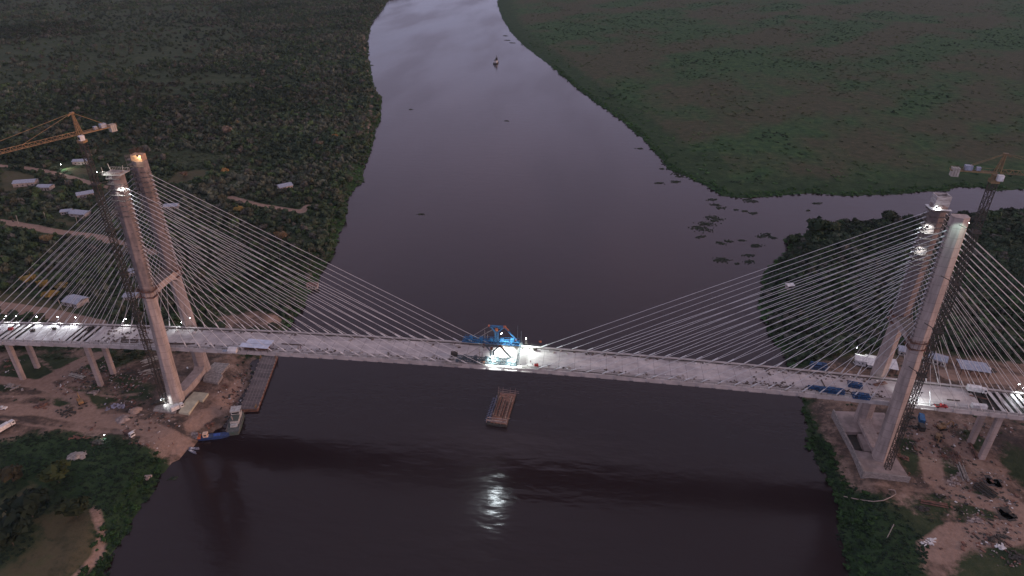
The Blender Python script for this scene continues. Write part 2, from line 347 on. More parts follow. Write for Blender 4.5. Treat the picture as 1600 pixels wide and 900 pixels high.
    l(base,b.inputs['Base Color'])
    bp=n('ShaderNodeBump'); bp.inputs['Strength'].default_value=.7; bp.inputs['Distance'].default_value=1.2
    l(math_('ADD',n3,math_('MULTIPLY',n2,2.)),bp.inputs['Height']); l(bp.outputs[0],b.inputs['Normal'])
    return m
ground=struct(mesh_np('ground',np.stack([X,Y,Z],1),GF,groundmat(),{'zone':zone,'zone_extra':zone2},smooth=True))
def watermat():
    m=bpy.data.materials.new('river water'); m.use_nodes=True; t=m.node_tree; b=t.nodes['Principled BSDF']; n=t.nodes.new; l=t.links.new
    b.inputs['Base Color'].default_value=(.0175,.0105,.0115,1); b.inputs['Roughness'].default_value=.12; b.inputs['IOR'].default_value=1.33; b.inputs['Specular IOR Level'].default_value=.5
    g=n('ShaderNodeNewGeometry')
    def noise(s,det,st,rz):
        q=n('ShaderNodeMapping'); q.inputs['Scale'].default_value=st; q.inputs['Rotation'].default_value=(0,0,rz); l(g.outputs['Position'],q.inputs[0])
        k=n('ShaderNodeTexNoise'); k.inputs['Scale'].default_value=s; k.inputs['Detail'].default_value=det; l(q.outputs[0],k.inputs['Vector']); return k.outputs[0]
    a=noise(.55,3,(.45,1,1),.25); c=noise(.011,6,(1,.28,1),1.35)
    b1=n('ShaderNodeBump'); b0=n('ShaderNodeBump'); dst=n('ShaderNodeVectorMath'); dst.operation='DISTANCE'; l(g.outputs['Position'],dst.inputs[0]); dst.inputs[1].default_value=(0,-60,0)
    wp=n('ShaderNodeMapRange'); wp.inputs[1].default_value=20; wp.inputs[2].default_value=95; wp.inputs[3].default_value=1.; wp.inputs[4].default_value=.22; l(dst.outputs['Value'],wp.inputs[0]); l(wp.outputs[0],b0.inputs['Strength']); b0.inputs['Distance'].default_value=.52; l(noise(.16,2,(.4,1,1),.12),b0.inputs['Height'])
    b1.inputs['Strength'].default_value=.6; b1.inputs['Distance'].default_value=.10; l(a,b1.inputs['Height']); l(b0.outputs[0],b1.inputs['Normal'])
    l(b1.outputs[0],b.inputs['Normal'])
    r=n('ShaderNodeMapRange'); r.inputs[1].default_value=.38; r.inputs[2].default_value=.62; r.inputs[3].default_value=.10; r.inputs[4].default_value=.25; l(c,r.inputs[0]); l(r.outputs[0],b.inputs['Roughness'])
    return m
wv=np.array([(-3200,-400,0),(3200,-400,0),(3200,3600,0),(-3200,3600,0)],float)
struct(mesh_np('river_water',wv,[(0,1,2,3)],watermat()))

# ------------------------------------------------------------------ the bridge
def zd(x): return 40.15-.00011*x*x
def zs(x): return zd(x) if abs(x)<300 else zd(300)-(abs(x)-300)*.066
bridge=thing('cable_stayed_bridge','long unfinished concrete cable-stayed bridge with two H pylons crossing the river','bridge',(0,0,0))
def deckmat():
    m=bpy.data.materials.new('deck concrete'); m.use_nodes=True; t=m.node_tree; b=t.nodes['Principled BSDF']; n=t.nodes.new; l=t.links.new
    b.inputs['Roughness'].default_value=.9; b.inputs['Specular IOR Level'].default_value=.2
    g=n('ShaderNodeNewGeometry'); sp=n('ShaderNodeSeparateXYZ'); l(g.outputs['Position'],sp.inputs[0])
    def nz_(s,d,st=(1,1,1)):
        q=n('ShaderNodeMapping'); q.inputs['Scale'].default_value=st; l(g.outputs['Position'],q.inputs[0])
        k=n('ShaderNodeTexNoise'); k.inputs['Scale'].default_value=s; k.inputs['Detail'].default_value=d; k.inputs['Roughness'].default_value=.65; l(q.outputs[0],k.inputs['Vector']); return k.outputs[0]
    a=nz_(.22,8); c=nz_(.07,5,(1,2,1)); s2=nz_(.35,6,(.25,2.2,1))
    r=n('ShaderNodeValToRGB'); l(a,r.inputs[0]); e=r.color_ramp.elements
    e[0].position=.30; e[0].color=(.34,.315,.305,1); e[1].position=.62; e[1].color=(.49,.46,.445,1)
    r2=n('ShaderNodeValToRGB'); l(c,r2.inputs[0]); r2.color_ramp.elements[0].position=.35; r2.color_ramp.elements[0].color=(.78,.77,.80,1); r2.color_ramp.elements[1].position=.62; r2.color_ramp.elements[1].color=(1.08,1.04,1.02,1)
    mx=n('ShaderNodeMix'); mx.data_type='RGBA'; mx.blend_type='MULTIPLY'; mx.inputs[0].default_value=1; l(r.outputs[0],mx.inputs[6]); l(r2.outputs[0],mx.inputs[7])
    # stains and mud towards the kerbs
    r3=n('ShaderNodeValToRGB'); l(s2,r3.inputs[0]); r3.color_ramp.elements[0].position=.47; r3.color_ramp.elements[0].color=(0,0,0,1); r3.color_ramp.elements[1].position=.60; r3.color_ramp.elements[1].color=(1,1,1,1)
    ab=n('ShaderNodeMath'); ab.operation='ABSOLUTE'; l(sp.outputs['Y'],ab.inputs[0])
    mr=n('ShaderNodeMapRange'); mr.inputs[1].default_value=4.8; mr.inputs[2].default_value=7.7; mr.inputs[3].default_value=.13; mr.inputs[4].default_value=.95; l(ab.outputs[0],mr.inputs[0])
    mm=n('ShaderNodeMath'); mm.operation='MULTIPLY'; l(r3.outputs[0],mm.inputs[0]); l(mr.outputs[0],mm.inputs[1])
    m2=n('ShaderNodeMix'); m2.data_type='RGBA'; l(mm.outputs[0],m2.inputs[0]); l(mx.outputs[2],m2.inputs[6]); m2.inputs[7].default_value=(.075,.06,.058,1)
    # muddy gutter strip along each kerb
    gm=n('ShaderNodeMapRange'); gm.inputs[1].default_value=7.0; gm.inputs[2].default_value=7.35; l(ab.outputs[0],gm.inputs[0])
    gn=n('ShaderNodeMath'); gn.operation='MULTIPLY'; l(gm.outputs[0],gn.inputs[0]); gr_=n('ShaderNodeMapRange'); gr_.inputs[1].default_value=.40; gr_.inputs[2].default_value=.52; gr_.inputs[4].default_value=.9; l(a,gr_.inputs[0]); l(gr_.outputs[0],gn.inputs[1])
    mg=n('ShaderNodeMix'); mg.data_type='RGBA'; l(gn.outputs[0],mg.inputs[0]); l(m2.outputs[2],mg.inputs[6]); mg.inputs[7].default_value=(.085,.07,.065,1); m2=mg
    # pour joints every 7.55 m
    f1=n('ShaderNodeMath'); f1.operation='DIVIDE'; l(sp.outputs['X'],f1.inputs[0]); f1.inputs[1].default_value=7.55
    f2=n('ShaderNodeMath'); f2.operation='FRACT'; l(f1.outputs[0],f2.inputs[0])
    f3=n('ShaderNodeMath'); f3.operation='LESS_THAN'; l(f2.outputs[0],f3.inputs[0]); f3.inputs[1].default_value=.03
    f4=n('ShaderNodeMath'); f4.operation='MULTIPLY'; l(f3.outputs[0],f4.inputs[0]); l(a,f4.inputs[1])
    m3=n('ShaderNodeMix'); m3.data_type='RGBA'; l(f4.outputs[0],m3.inputs[0]); l(m2.outputs[2],m3.inputs[6]); m3.inputs[7].default_value=(.08,.07,.07,1)
    l(m3.outputs[2],b.inputs['Base Color']); return m
deckm=deckmat()
W=9.75; SP=7.55
def ribbon(mb,x0,x1,y0,y1,dz0,dz1,step=7.55):
    xs=list(np.arange(x0,x1,step))+[x1]
    mb.loft([[(x,y0,zs(x)+dz0),(x,y1,zs(x)+dz0),(x,y1,zs(x)+dz1),(x,y0,zs(x)+dz1)] for x in xs])
dk=MB(); ribbon(dk,-220,214,-7.9,7.9,-.35,0); deck=dk.build('deck',deckm,bridge)
GAPS=[(-400,-220),(214,400)]
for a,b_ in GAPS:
    q=MB(); ribbon(q,a,b_,-7.9,7.9,-1.25,-1.05); q.build('gap_shade_sheet',darkst,deck)  # dark sheet standing in for the shaded void below the panel gaps
for s in (-1,1):
    q=MB(); ribbon(q,-400,400,s*7.9,s*W,-1.9,.12) if s>0 else ribbon(q,-400,400,-W,-7.9,-1.9,.12)
    girder=mat('girder concrete',(.46,.42,.40),(.36,.33,.315),.25,.9,bump=.15); eb=q.build('edge_girder',girder,deck)
    q=MB()
    for x in np.arange(-396,398,3.775):
        q.box((x,s*(W+.0),zs(x)-.95),(.35,.4,1.7)) if int(round(x/3.775))%2 else q.box((x,s*(W+.18),zs(x)-1.55),(5.6,.45,.5))
    q.build('edge_bracket',girder,eb)['kind']='stuff'
    q=MB(); ribbon(q,-400,400,s*8.15-.14,s*8.15+.14,.12,.55); q.build('kerb',girder,eb)
    q=MB()
    for x in np.arange(-300,300,2.5):
        if random.random()<.86: q.beam((x,s*9.6,zs(x)+.1),(x,s*9.6,zs(x)+1.2),.07)
    for h in (.65,1.15): 
        xs=np.arange(-300,300,10.)
        for x in xs:
            if random.random()<.85: q.beam((x,s*9.6,zs(x)+h),(x+10,s*9.6,zs(x+10)+h),.05)
    q.build('handrail',darkst,eb)
    q=MB(); ribbon(q,-400,400,min(s*7.62,s*7.98),max(s*7.62,s*7.98),.13,.17); q.build('drain_channel',darkst,eb)
    for x in np.arange(-178+10.68,170,SP):
        if abs(x)<166: MB().box((x,s*8.95,zs(x)+.2),(1.5,.7,.35),.0).build('anchor_block',conc_old,eb)
# cross girders and precast panels in the unfinished approach spans (slabs with open strips between)
for a,b_ in GAPS:
    for x in np.arange(a+2,b_-1,3.775):
        if -300<x<290: MB().box((x,0,zs(x)-.6),(.5,15.8,1.0)).build('cross_girder',darkst,deck)
panel_m=mat('new deck panel',(.58,.57,.56),(.36,.34,.33),.5,.8,stretch=(1,.5,1))
pr=random.Random(3); x=-221; pan=[]
for a,b_,sg in ((-220.3,-330,-1),(214,330,1)):
    x=a
    while abs(x)<abs(b_):
        inn=abs(x)
        stripy=(inn<232 or 258<inn<272) if sg<0 else (inn>221)
        wdt=1.5 if stripy else 3.5
        if sg>0 and inn<221: wdt=0
        if wdt:
            for y0,y1 in ((-7.7,-2.7),(-2.6,2.6),(2.7,7.7)):
                if pr.random()<.95: pan.append((x+sg*wdt/2,(y0+y1)/2,wdt,y1-y0))
        x+=sg*((wdt+.9+.5+(pr.random()*1.0)) if stripy else (wdt+.3)) if wdt else sg*2
for px_,py_,wx_,wy_ in pan: MB().box((px_,py_,zs(px_)-.17),(wx_,wy_,.3)).build('deck_panel',panel_m,deck)

# pylons
YB,YM,YT=13.70,10.5,8.66; ZM=70.
def legy(z): return YB+(YM-YB)*(z-5)/(ZM-5) if z<ZM else YM+(YT-YM)*(z-ZM)/(129-ZM)
def legsec(X0,sy,z,wx,wy,ch=.55):
    y=sy*legy(z); hx,hy=wx/2,wy/2
    return [(X0-hx+ch,y-hy,z),(X0-.12,y-hy-.95,z),(X0,y-hy-.80,z),(X0+.12,y-hy-.95,z),(X0+hx-ch,y-hy,z),(X0+hx,y-hy+ch,z),(X0+hx,y+hy-ch,z),(X0+hx-ch,y+hy,z),(X0-hx+ch,y+hy,z),(X0-hx,y+hy-ch,z),(X0-hx,y-hy+ch,z)]
def yzprism(mb,X0,wx,poly):
    n=len(poly); P=[(X0-wx/2,y,z) for y,z in poly]+[(X0+wx/2,y,z) for y,z in poly]
    return mb.add(P,[tuple(range(n)),tuple(range(2*n-1,n-1,-1))]+[(i,n+i,n+(i+1)%n,(i+1)%n) for i in range(n)])
NC=21; SP=7.55; BSP=5.55
ZTOP={(-1,-1):129.3,(-1,1):128.8,(1,-1):127.5,(1,1):125.5}
stage=mat('staging boards',(.22,.19,.17),(.09,.08,.075),1.2,.85)
formp=mat('formwork panels',(.52,.50,.48),(.30,.27,.25),.5,.6,stretch=(1,1,4))
for SX in (-1,1):
    X0=175*SX
    q=MB()
    # cross beam with haunches, then the tie beam at the foot
    yc=legy(ZM)-1.6
    poly=[(-yc-.5,63.0),(-yc-.3,71.2),(yc+.3,71.2),(yc+.5,63.0),(yc-.1,64.6),(yc-1.0,66.2),(yc-2.4,67.3),(yc-4.2,67.8),(-yc+4.2,67.8),(-yc+2.4,67.3),(-yc+1.0,66.2),(-yc+.1,64.6)]
    yzprism(q,X0,5.3,poly); xb=q; q=MB()
    yf=legy(8)-1.5
    poly=[(-yf,12.5),(-yf+1.2,10.4),(-yf+3.2,9.0),(yf-3.2,9.0),(yf-1.2,10.4),(yf,12.5),(yf+.2,4.0),(-yf-.2,4.0)]
    yzprism(q,X0,5.6,poly)
    pyl=q.build('pylon',concrete,bridge); xb=xb.build('cross_beam',concrete,pyl); q=MB()
    for k in range(9): q.box((X0+random.uniform(-.3,.3),-7+k*1.75,71.35+.1*(k%2)),(5.9,1.55,.14),random.uniform(-.05,.05))
    for k in range(10):
        for a in (-1,1): q.beam((X0+a*2.9,-8+k*1.75,71.3),(X0+a*2.9,-8+k*1.75,72.6),.1)
    q.build('beam_staging',stage,xb)
    for sy in (-1,1):
        zt=ZTOP[(SX,sy)]
        lo_=MB(); lo_.loft([legsec(X0,sy,z,wx,wy) for z,wx,wy in ((3.5,7.4,4.6),(12,6.9,4.2),(30,6.3,3.9),(55,5.7,3.7),(ZM-3,5.5,3.7),(ZM,5.5,3.7))])
        leg=lo_.build('pylon_leg',concrete,pyl)
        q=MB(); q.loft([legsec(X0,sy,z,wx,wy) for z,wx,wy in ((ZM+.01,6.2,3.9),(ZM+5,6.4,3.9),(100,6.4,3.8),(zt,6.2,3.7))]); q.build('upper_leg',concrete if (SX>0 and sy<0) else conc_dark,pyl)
        # working platform round the leg at the cross beam
        y=sy*legy(ZM)
        q=MB()
        for dz in (0,-3.2):
            for dx,dy,lx,ly in ((0,-2.6,8.2,1.1),(0,2.6,8.2,1.1),(-3.6,0,1.1,4.1),(3.6,0,1.1,4.1)): q.box((X0+dx,y+dy,ZM+1+dz),(lx,ly,.22))
        for i in range(14):
            t=i/14*2*math.pi; q.beam((X0+4.1*math.cos(t),y+3.1*math.sin(t),ZM-2.6),(X0+4.1*math.cos(t),y+3.1*math.sin(t),ZM+2.4),.12)
        for h in (1.8,2.4): 
            for a,b_ in (((-4.1,-3.1),(4.1,-3.1)),((4.1,-3.1),(4.1,3.1)),((4.1,3.1),(-4.1,3.1)),((-4.1,3.1),(-4.1,-3.1))): q.beam((X0+a[0],y+a[1],ZM+h),(X0+b_[0],y+b_[1],ZM+h),.09)
        q.build('ring_platform',rust,pyl)
        # staging ledges near the top of the legs
        if not (SX>0 and sy<0):
            q=MB(); zz=[zt-2.5*k for k in range(1,13 if SX>0 else 9)]
            for k,z in enumerate(zz):
                yy=sy*legy(z)
                for dx,dy,lx,ly in ((0,-2.6,6.8,1.2),(-3.6,0,1.1,4.4)): q.box((X0+dx,yy+dy,z),(lx,ly,.18))
                for dx in (-2.8,-1,1,2.8): q.beam((X0+dx,yy-2.85,z),(X0+dx,sy*legy(z+1.2)-2.85,z+1.2),.09)
            q.build('staging',stage,leg)
        # cable saddles' timber staging along the river side of each leg
        q=MB()
        for k in range(24):
            z=74+k*2.15
            if z>zt-3: break
            yy=sy*legy(z); q.box((X0-SX*3.25,yy-.2,z-.5),(1.1,2.6,.16)); q.beam((X0-SX*3.7,yy-1.5,z-.5),(X0-SX*3.7,yy-1.5,z+.7),.1); q.beam((X0-SX*3.7,yy-1.5,z+.6),(X0-SX*3.7,yy+1.1,z+.6),.08)
        q.build('anchor_ledges',stage,leg); q=MB()
        for k in range(24):
            z=73+k*2.15
            if z>zt-3 or (SX>0 and sy<0 and z>104): break
            yy=sy*legy(z); rx=X0+SX*3.4
            q.box((rx,yy-.1,z-.4),(1.5,3.0,.16)); q.beam((rx+SX*.7,yy-1.6,z-.4),(rx+SX*.7,yy-1.6,z+1.75),.12); q.beam((rx+SX*.7,yy+1.4,z-.4),(rx+SX*.7,yy+1.4,z+1.75),.12); q.beam((rx+SX*.7,yy-1.6,z-.3),(rx-SX*.5,yy-1.6,z+1.6),.1)
            if SX<0:
                q.box((X0-random.uniform(-1.5,1.5),yy-2.15,z),(random.uniform(1,4.5),.5,.14)); 
                if k%2: q.beam((X0-2.2,yy-2.3,z),(X0-1.4,yy-2.3,z+2.1),.1)
        q.build('anchor_ledges',stage,leg)
    # heads
    if SX<0:
        y=-legy(129); z=129.3
        q=MB(); 
        for dx,dy,lx,ly in ((0,-2.7,9,1.4),(0,2.7,9,1.4),(-3.7,0,1.5,4),(3.7,0,1.5,4)): q.box((X0+dx,y+dy,z-.6),(lx,ly,.2))
        for i in range(12):
            a=-4.4+i*.8; q.beam((X0+a,y-3.3,z-.5),(X0+a,y-3.3,z+.9),.09); q.beam((X0+a,y+3.3,z-.5),(X0+a,y+3.3,z+.9),.09)
        for a in (-3.3,3.3): q.beam((X0-4.4,y+a,z+.9),(X0+4.4,y+a,z+.9),.1)
        q.beam((X0-2,y,z),(X0-2.6,y,z+3.6),.18); q.beam((X0+3,y+1,z),(X0+3.4,y+1,z+2.6),.16); q.beam((X0-4.4,y-2,z),(X0-4.6,y-2,z+2.4),.14)
        q.build('top_platform',conc_pale,pyl)
        y=legy(128.8)
        MB().box((X0,y,130.2),(5.2,3.8,2.9)).build('formwork',mat('plywood',(.50,.33,.20),(.33,.22,.15),.6,.8),pyl)
        q=MB()
        for j in (-1,1):
            q=MB()
            for i in range(9): q.beam((X0-2.3+i*.57,y+j*1.5,131),(X0-2.4+i*.57+random.uniform(-.2,.2),y+j*1.5,134.6+random.uniform(-.4,.5)),.07)
            q.build('rebar',rust,pyl)
        q=MB()
        for k in range(7):
            z=129-2.4*k; q.box((X0-4.3,y,z),(2.6,3.6,.16)); 
            for dx in (-5.5,-3.2): q.beam((X0+dx,y-1.7,z),(X0+dx,y-1.7,z+2.4),.1)
            q.beam((X0-5.5,y-1.7,z+1),(X0-3.2,y-1.7,z+1),.08)
        q.build('stair_scaffold',stage,pyl)
    else:
        y=legy(125.5); z=125.5; q=MB()
        for dx,dy,lx,ly in ((0,-2.1,5.6,.35),(0,2.1,5.6,.35),(-2.65,0,.35,3.9),(2.65,0,.35,3.9)): q.box((X0+dx,y+dy,z+1.6),(lx,ly,4.4))
        q.build('formwork',formp,pyl)
        MB().box((X0,y-3.1,z-1.6),(7.6,1.3,.2)).box((X0-3.6,y,z-1.6),(1.3,5,.2)).build('top_platform',white,pyl)
# stay cables
def cab(SX,side,sy,i):
    if side=='river': xd=SX*175-SX*(10.68+SP*i)
    else: xd=SX*175+SX*(9.5+BSP*i)
    zt=76.5+i*2.28
    if SX>0 and sy<0: zt-=.6
    sgn=-SX if side=='river' else SX
    top=(SX*175+sgn*2.7,sy*legy(zt),zt); bot=(xd,sy*9.15,zs(xd)+.35)
    q=MB(); T=Vector(top); B=Vector(bot); D=(T-B).normalized()
    q.tube(B+D*3.0,T-D*1.5,.10,6); q.tube(B,B+D*3.2,.27,6); q.tube(T-D*2.2,T,.25,6)
    return q
allc=[(SX,side,sy,i) for i in range(NC) for SX in (-1,1) for side in ('river','bank') for sy in (-1,1)]
def vis(c):
    SX,side,sy,i=c
    return i*SP if side=='river' else min(i*BSP,60)*.9
allc.sort(key=vis,reverse=True)
for c in allc[:100]: cab(*c).build('stay_cable',cable_m,bridge)
rest=MB()
for c in allc[100:]:
    t=cab(*c); rest.add(t.v,t.f)
o=rest.build('short_stay_cables',cable_m,bridge); o['kind']='stuff'
# approach piers
for X0 in (-269.5,-223.5,223.2,269.5):
    for y in (-5.6,5.2):
        q=MB(); zb=2.; zt=zs(X0)-1.25
        def sec(z,wx,wy,c=.35): return [(X0-wx/2+c,y-wy/2,z),(X0+wx/2-c,y-wy/2,z),(X0+wx/2,y-wy/2+c,z),(X0+wx/2,y+wy/2-c,z),(X0+wx/2-c,y+wy/2,z),(X0-wx/2+c,y+wy/2,z),(X0-wx/2,y+wy/2-c,z),(X0-wx/2,y-wy/2+c,z)]
        q.loft([sec(zb,2.9,2.2),sec(zt-3,2.9,2.2),sec(zt,3.6,2.4)]); q.build('pier',concrete,bridge)

# ------------------------------------------------------------------ lamps
def spot(name,loc,target,power,col=(.86,.96,1.),angle=110,r=.25,parent=None,blend=.6):
    l=bpy.data.lights.new(name,'SPOT'); l.energy=power; l.color=col; l.spot_size=rad(angle); l.spot_blend=blend; l.shadow_soft_size=r
    o=bpy.data.objects.new(name,l); COL.objects.link(o)
    p0=parent_world(parent) if parent else Vector((0,0,0))
    o.location=Vector(loc)-p0; o.rotation_euler=(Vector(target)-Vector(loc)).to_track_quat('-Z','Y').to_euler()
    if parent: o.parent=parent
    return o
def flood(loc,base,target,power,label,col=(.86,.96,1.),warm=False,size=.35,angle=120,group=None,arm=True):
    t=thing('floodlight',label,'floodlight',base,group)
    L_=Vector(loc);B_=Vector(base); q=MB()
    if arm: q.beam(B_,L_,.14); q.beam(L_+Vector((-.7,0,0)),L_+Vector((.7,0,0)),.1)
    d=(Vector(target)-L_).normalized()
    q.beam(L_-d*.1,L_+d*.2,size*1.5); q.build('pole',darkst,t)
    MB().beam(L_+d*.22,L_+d*.30,size*1.2).build('lens',lampY if warm else lampW,t)
    spot('floodlight_beam',L_+d*.5,target,power,col,angle,parent=t,r=1.6 if power==26000 else .25)
    return t
def on_edge(u):   # x on the far deck edge for a photo column
    xs=np.linspace(-320,320,641); P=np.stack([xs,np.full_like(xs,10.2),np.array([zs(a)+3.5 for a in xs])],1)-CAM
    uu=800+FPX*(P@CR)/(P@CF); return float(np.interp(u,uu,xs))
for i,(u,pw) in enumerate(((9,1600),(25,4200),(57,5200),(90,5200),(118,5200),(196,3200))):
    x=on_edge(u); nm=['leftmost of the row, dim','second from the left of the row','third from the left of the row','fourth from the left of the row','fifth from the left of the row','last of the row, nearest the left pylon'][i]
    flood((x,10.4,zs(x)+3.6),(x,10.2,zs(x)-.2),(x+1,1.,zs(x)-2),pw,'lit floodlight on left deck edge, '+nm,(.90,.95,1.),group='floodlights along the left approach deck')
x=on_edge(1592); flood((x,10.4,zs(x)+4),(x,10.2,zs(x)-.2),(x+2,0,zs(x)-2),11000,'bright floodlight on far deck edge at the right approach span')
flood((183.5,-11.2,44.5),(183.5,-9.4,zs(183)),(190,2,34),9000,'floodlight beside the right pylon lighting the pale deck slab')
flood((-178,16.5,zd(178)+8),(-178,13,zd(178)+8),(-176,12,zd(178)),1800,'upper lamp on the far leg of the left pylon above deck',size=.3)
flood((-171.5,9.3,zd(178)+6.5),(-171.5,10.4,zd(178)+6.5),(-171,4,zd(178)),900,'small lamp at the river face of the left pylon far leg',size=.25)
flood((-177,9.2,zd(178)+3.2),(-177,10.4,zd(178)+3.),(-184,6,zd(178)),1800,'lower lamp at deck level on the left pylon far leg',size=.3)
flood((-180.6,-18.,9.6),(-181.4,-18.2,gz(-181.4,-18.2)),(-173,-15,4.5),2600,'bluish floodlight at the foot of the left pylon near leg')
flood((-171.5,-12.6,123),(-172.3,-11.5,122.6),(-174,-9,118),4500,'white lamp on the river face of left pylon near leg top',size=.45)
flood((-179.5,-14.5,131),(-178,-11.5,129),(-172,-9,128.),2200,'lamp on the top platform of the left pylon near leg',size=.25)
flood((-172.8,5.2,132.),(-173.2,6.3,131.6),(-175,9,128.5),1300,'warm yellow lamp on the formwork of the left pylon far leg',(1,.75,.45),True,size=.5)
flood((172.6,5.1,125.),(173,6.2,124.6),(175,9,121),2800,'white lamp below the formwork box on right pylon far leg',size=.5)
flood((171.2,4.8,116.5),(172.2,6.4,116.5),(174,9,112),2800,'upper lamp on the river face of the right pylon far leg',size=.6)
flood((171.2,4.8,106),(172.2,6.4,106),(174,9,102),1800,'lower lamp on the river face of the right pylon far leg',size=.4)
flood((174.2,-17.4,128.5),(175.2,-19.4,128.),(174.6,-10,116),3600,'crane lamp turned on the smooth head of right pylon near leg',(.66,1.,.93),size=.3,angle=80)
for (x,y,z,tx,ty,tz,pw,lab) in ((-9.3,-10.6,45.2,-5,-3,38,11000,'glaring lamp on the river side of the near traveler frame, left one'),(.5,-10.2,44.6,2,-3,38,12000,'glaring lamp on the near deck edge right of the traveler frame'),(-6.5,7.0,48.4,2,-1,39,22000,'bright lamp on the mast of the far blue traveler frame'),(5.5,9.9,44.6,8,1,38,15000,'small lamp on far deck edge right of the blue frame')):
    flood((x,y,z),(x,y*.93 if z<47 else y+1.6,zd(x) if z<47 else z-.4),(tx,ty,tz),pw,lab,(.84,1.,.96),size=.7 if z>44.9 else .45,angle=150)
x=at(118,290,5)
flood((-7.5,-11.3,44.8),(-7.5,-9.6,zd(7)+1),(-3,-55,0),26000,'glaring lamp on the near traveler frame turned down towards the water',(.86,.95,1.),size=.9,angle=150)
# ------------------------------------------------------------------ form traveler at midspan
def frame(t,y,mt,full=True):
    zb=zd(-8)+.6; q=MB()
    q.lattice((-26,y,zb+1.2),(2.5,y,zb+1.2),1.9,2.4,.34,.2)
    for x in (-26,-17,-9,-2,2.5): q.box((x,y,zb-.2),(1.2,1.6,1.0))
    f_=q.build('main_frame',mt,t)
    zt=zb+10.2
    q=MB(); q.lattice((-9,y,zb+2),(-9,y,zb+7),1.5,1.7,.34,.2)
    q.beam((-9.6,y,zb+6.6),(-12,y,zt-.3),.5); q.beam((-8.4,y,zb+6.6),(-5.6,y,zt-.3),.5); q.build('mast',mt,f_)
    MB().beam((-12.8,y,zt),(-4.8,y,zt),.7).beam((-12.5,y,zt-.9),(-9.4,y,zt-.9),.3).beam((-8.6,y,zt-.9),(-5.3,y,zt-.9),.3).build('top_beam',mt,f_)
    q=MB(); q.beam((-5,y,zt),(1.8,y,zb+2),.42); q.beam((-5,y-.6,zt-.2),(1.8,y-.6,zb+2),.2); q.build('front_brace',mt,f_)
    q=MB(); q.beam((-12.6,y,zt),(-23,y,zb+2.2),.16); q.beam((-11,y,zt-2),(-19,y,zb+2.2),.2); q.beam((-15,y,zb+2),(-15,y,zb+7.5),.2); q.beam((-13.6,y,zb+2),(-13.6,y,zb+5),.16); q.build('back_tie',conc_old,f_)
    q=MB(); q.box((-5,y,zt-.1),(1.3,1.,1.)); q.beam((-4.6,y,zt-.4),(-3,y,zt-2.1),.55); q.box((-12.8,y,zt),(.9,.9,.8)); q.box((-9,y-.4,zt-1.6),(1.2,.8,1.4)); q.box((.6,y,zb+3),(.8,.7,.8)); q.build('hydraulic_jack',orange if y>0 else mat('shade-painted orange',(.16,.06,.03),(.08,.05,.04),.8,.7),f_)  # jacks on the unlit near frame have shade painted into their orange
    q=MB(); 
    for x in np.arange(-25,3,2.1): q.beam((x,y+.9*np.sign(y),zb+2.1),(x,y+.9*np.sign(y),zb+3.3),.1)
    q.beam((-25,y+.9*np.sign(y),zb+3.3),(2,y+.9*np.sign(y),zb+3.3),.1); q.build('guard_rail',mt,f_)
    for k in range(5):
        x=-22+k*5.2; MB().box((x,y-.2,zb+2.9),(1.6,1.3,1.1)).build('equipment_box',mt,f_)
trv=thing('form_traveler','blue steel form traveler standing on the brightly lit midspan deck','form traveler',(-9,0,zd(-9)))
frame(trv,8.9,bluest); dblue=mat('shade-painted blue steel',(.10,.13,.15),(.05,.06,.065),.8,.7); frame(trv,-7.6,dblue)  # near frame is unlit; that shade is put into its steel colour
q=MB()
for x in (3.2,-1.4): q.lattice((x,-8.6,zd(0)+1.6),(x,9.6,zd(0)+1.6),.9,1.6,.16,.1) if x>3 else None
for y in (-8,9): 
    q.beam((3.2,y,zd(0)+1.6),(3.2,y,zd(0)+9),.09); q.beam((1.4,y,zd(0)+1.6),(1.4,y,zd(0)+12 if y>0 else zd(0)+5),.09)
q.build('front_truss',dblue,trv)
# ------------------------------------------------------------------ dismantled blue frames on the right deck
def blue_stack(u0,v0,u1,v1,wd,h,n,label,z=None,mt=None):
    mt=mt or mat('weathered blue steel',(.015,.085,.22),(.03,.05,.10),1.2,.6)
    z=z if z is not None else 38.2; a=at(u0,v0,z);b_=at(u1,v1,z)
    zz=max(zs(a[0]),zs(b_[0]))+.1 if abs((a[1]+b_[1])/2)<9.7 else z
    t=thing('truss_pile',label,'truss pile',((a[0]+b_[0])/2,(a[1]+b_[1])/2,zz),'blue steel frames stored at the right pylon')
    d=Vector((b_[0]-a[0],b_[1]-a[1],0)); nrm=Vector((-d.y,d.x,0)).normalized()
    q=MB()
    for k in range(n):
        off=nrm*((k-(n-1)/2)*wd); A=Vector((a[0],a[1],zz))+off; B=Vector((b_[0],b_[1],zz))+off
        hh=h*random.uniform(.7,1.)
        q.beam(A+Vector((0,0,.3)),B+Vector((0,0,.3)),.45); q.beam(A+Vector((0,0,hh)),B+Vector((0,0,hh)),.4)
        m=max(3,int(d.length/2))
        for j in range(m+1):
            P=A.lerp(B,j/m); q.beam(P+Vector((0,0,.2)),P+Vector((0,0,hh)),.25)
            if j<m: Q=A.lerp(B,(j+1)/m); q.beam(P+Vector((0,0,.2)),Q+Vector((0,0,hh)),.2)
    q.build('truss',mt,t)
    q=MB(); m=max(3,int(d.length/3))
    for j in range(1,m,2):
        P=Vector((a[0],a[1],zz+h+.25)).lerp(Vector((b_[0],b_[1],zz+h+.25)),(j+.5)/m)
        q.box(P,(d.length/m*.9,wd*n*.75*random.uniform(.5,1),.15),math.atan2(d.y,d.x))
    q.build('top_plate',mt,t)
blue_stack(1262,606,1287,610,1.0,1.5,2,'smaller blue steel truss by the near deck kerb, leftmost of those')
blue_stack(1278,610,1318,614,1.2,2.2,3,'large blue truss pile by near kerb, just left of the right pylon')
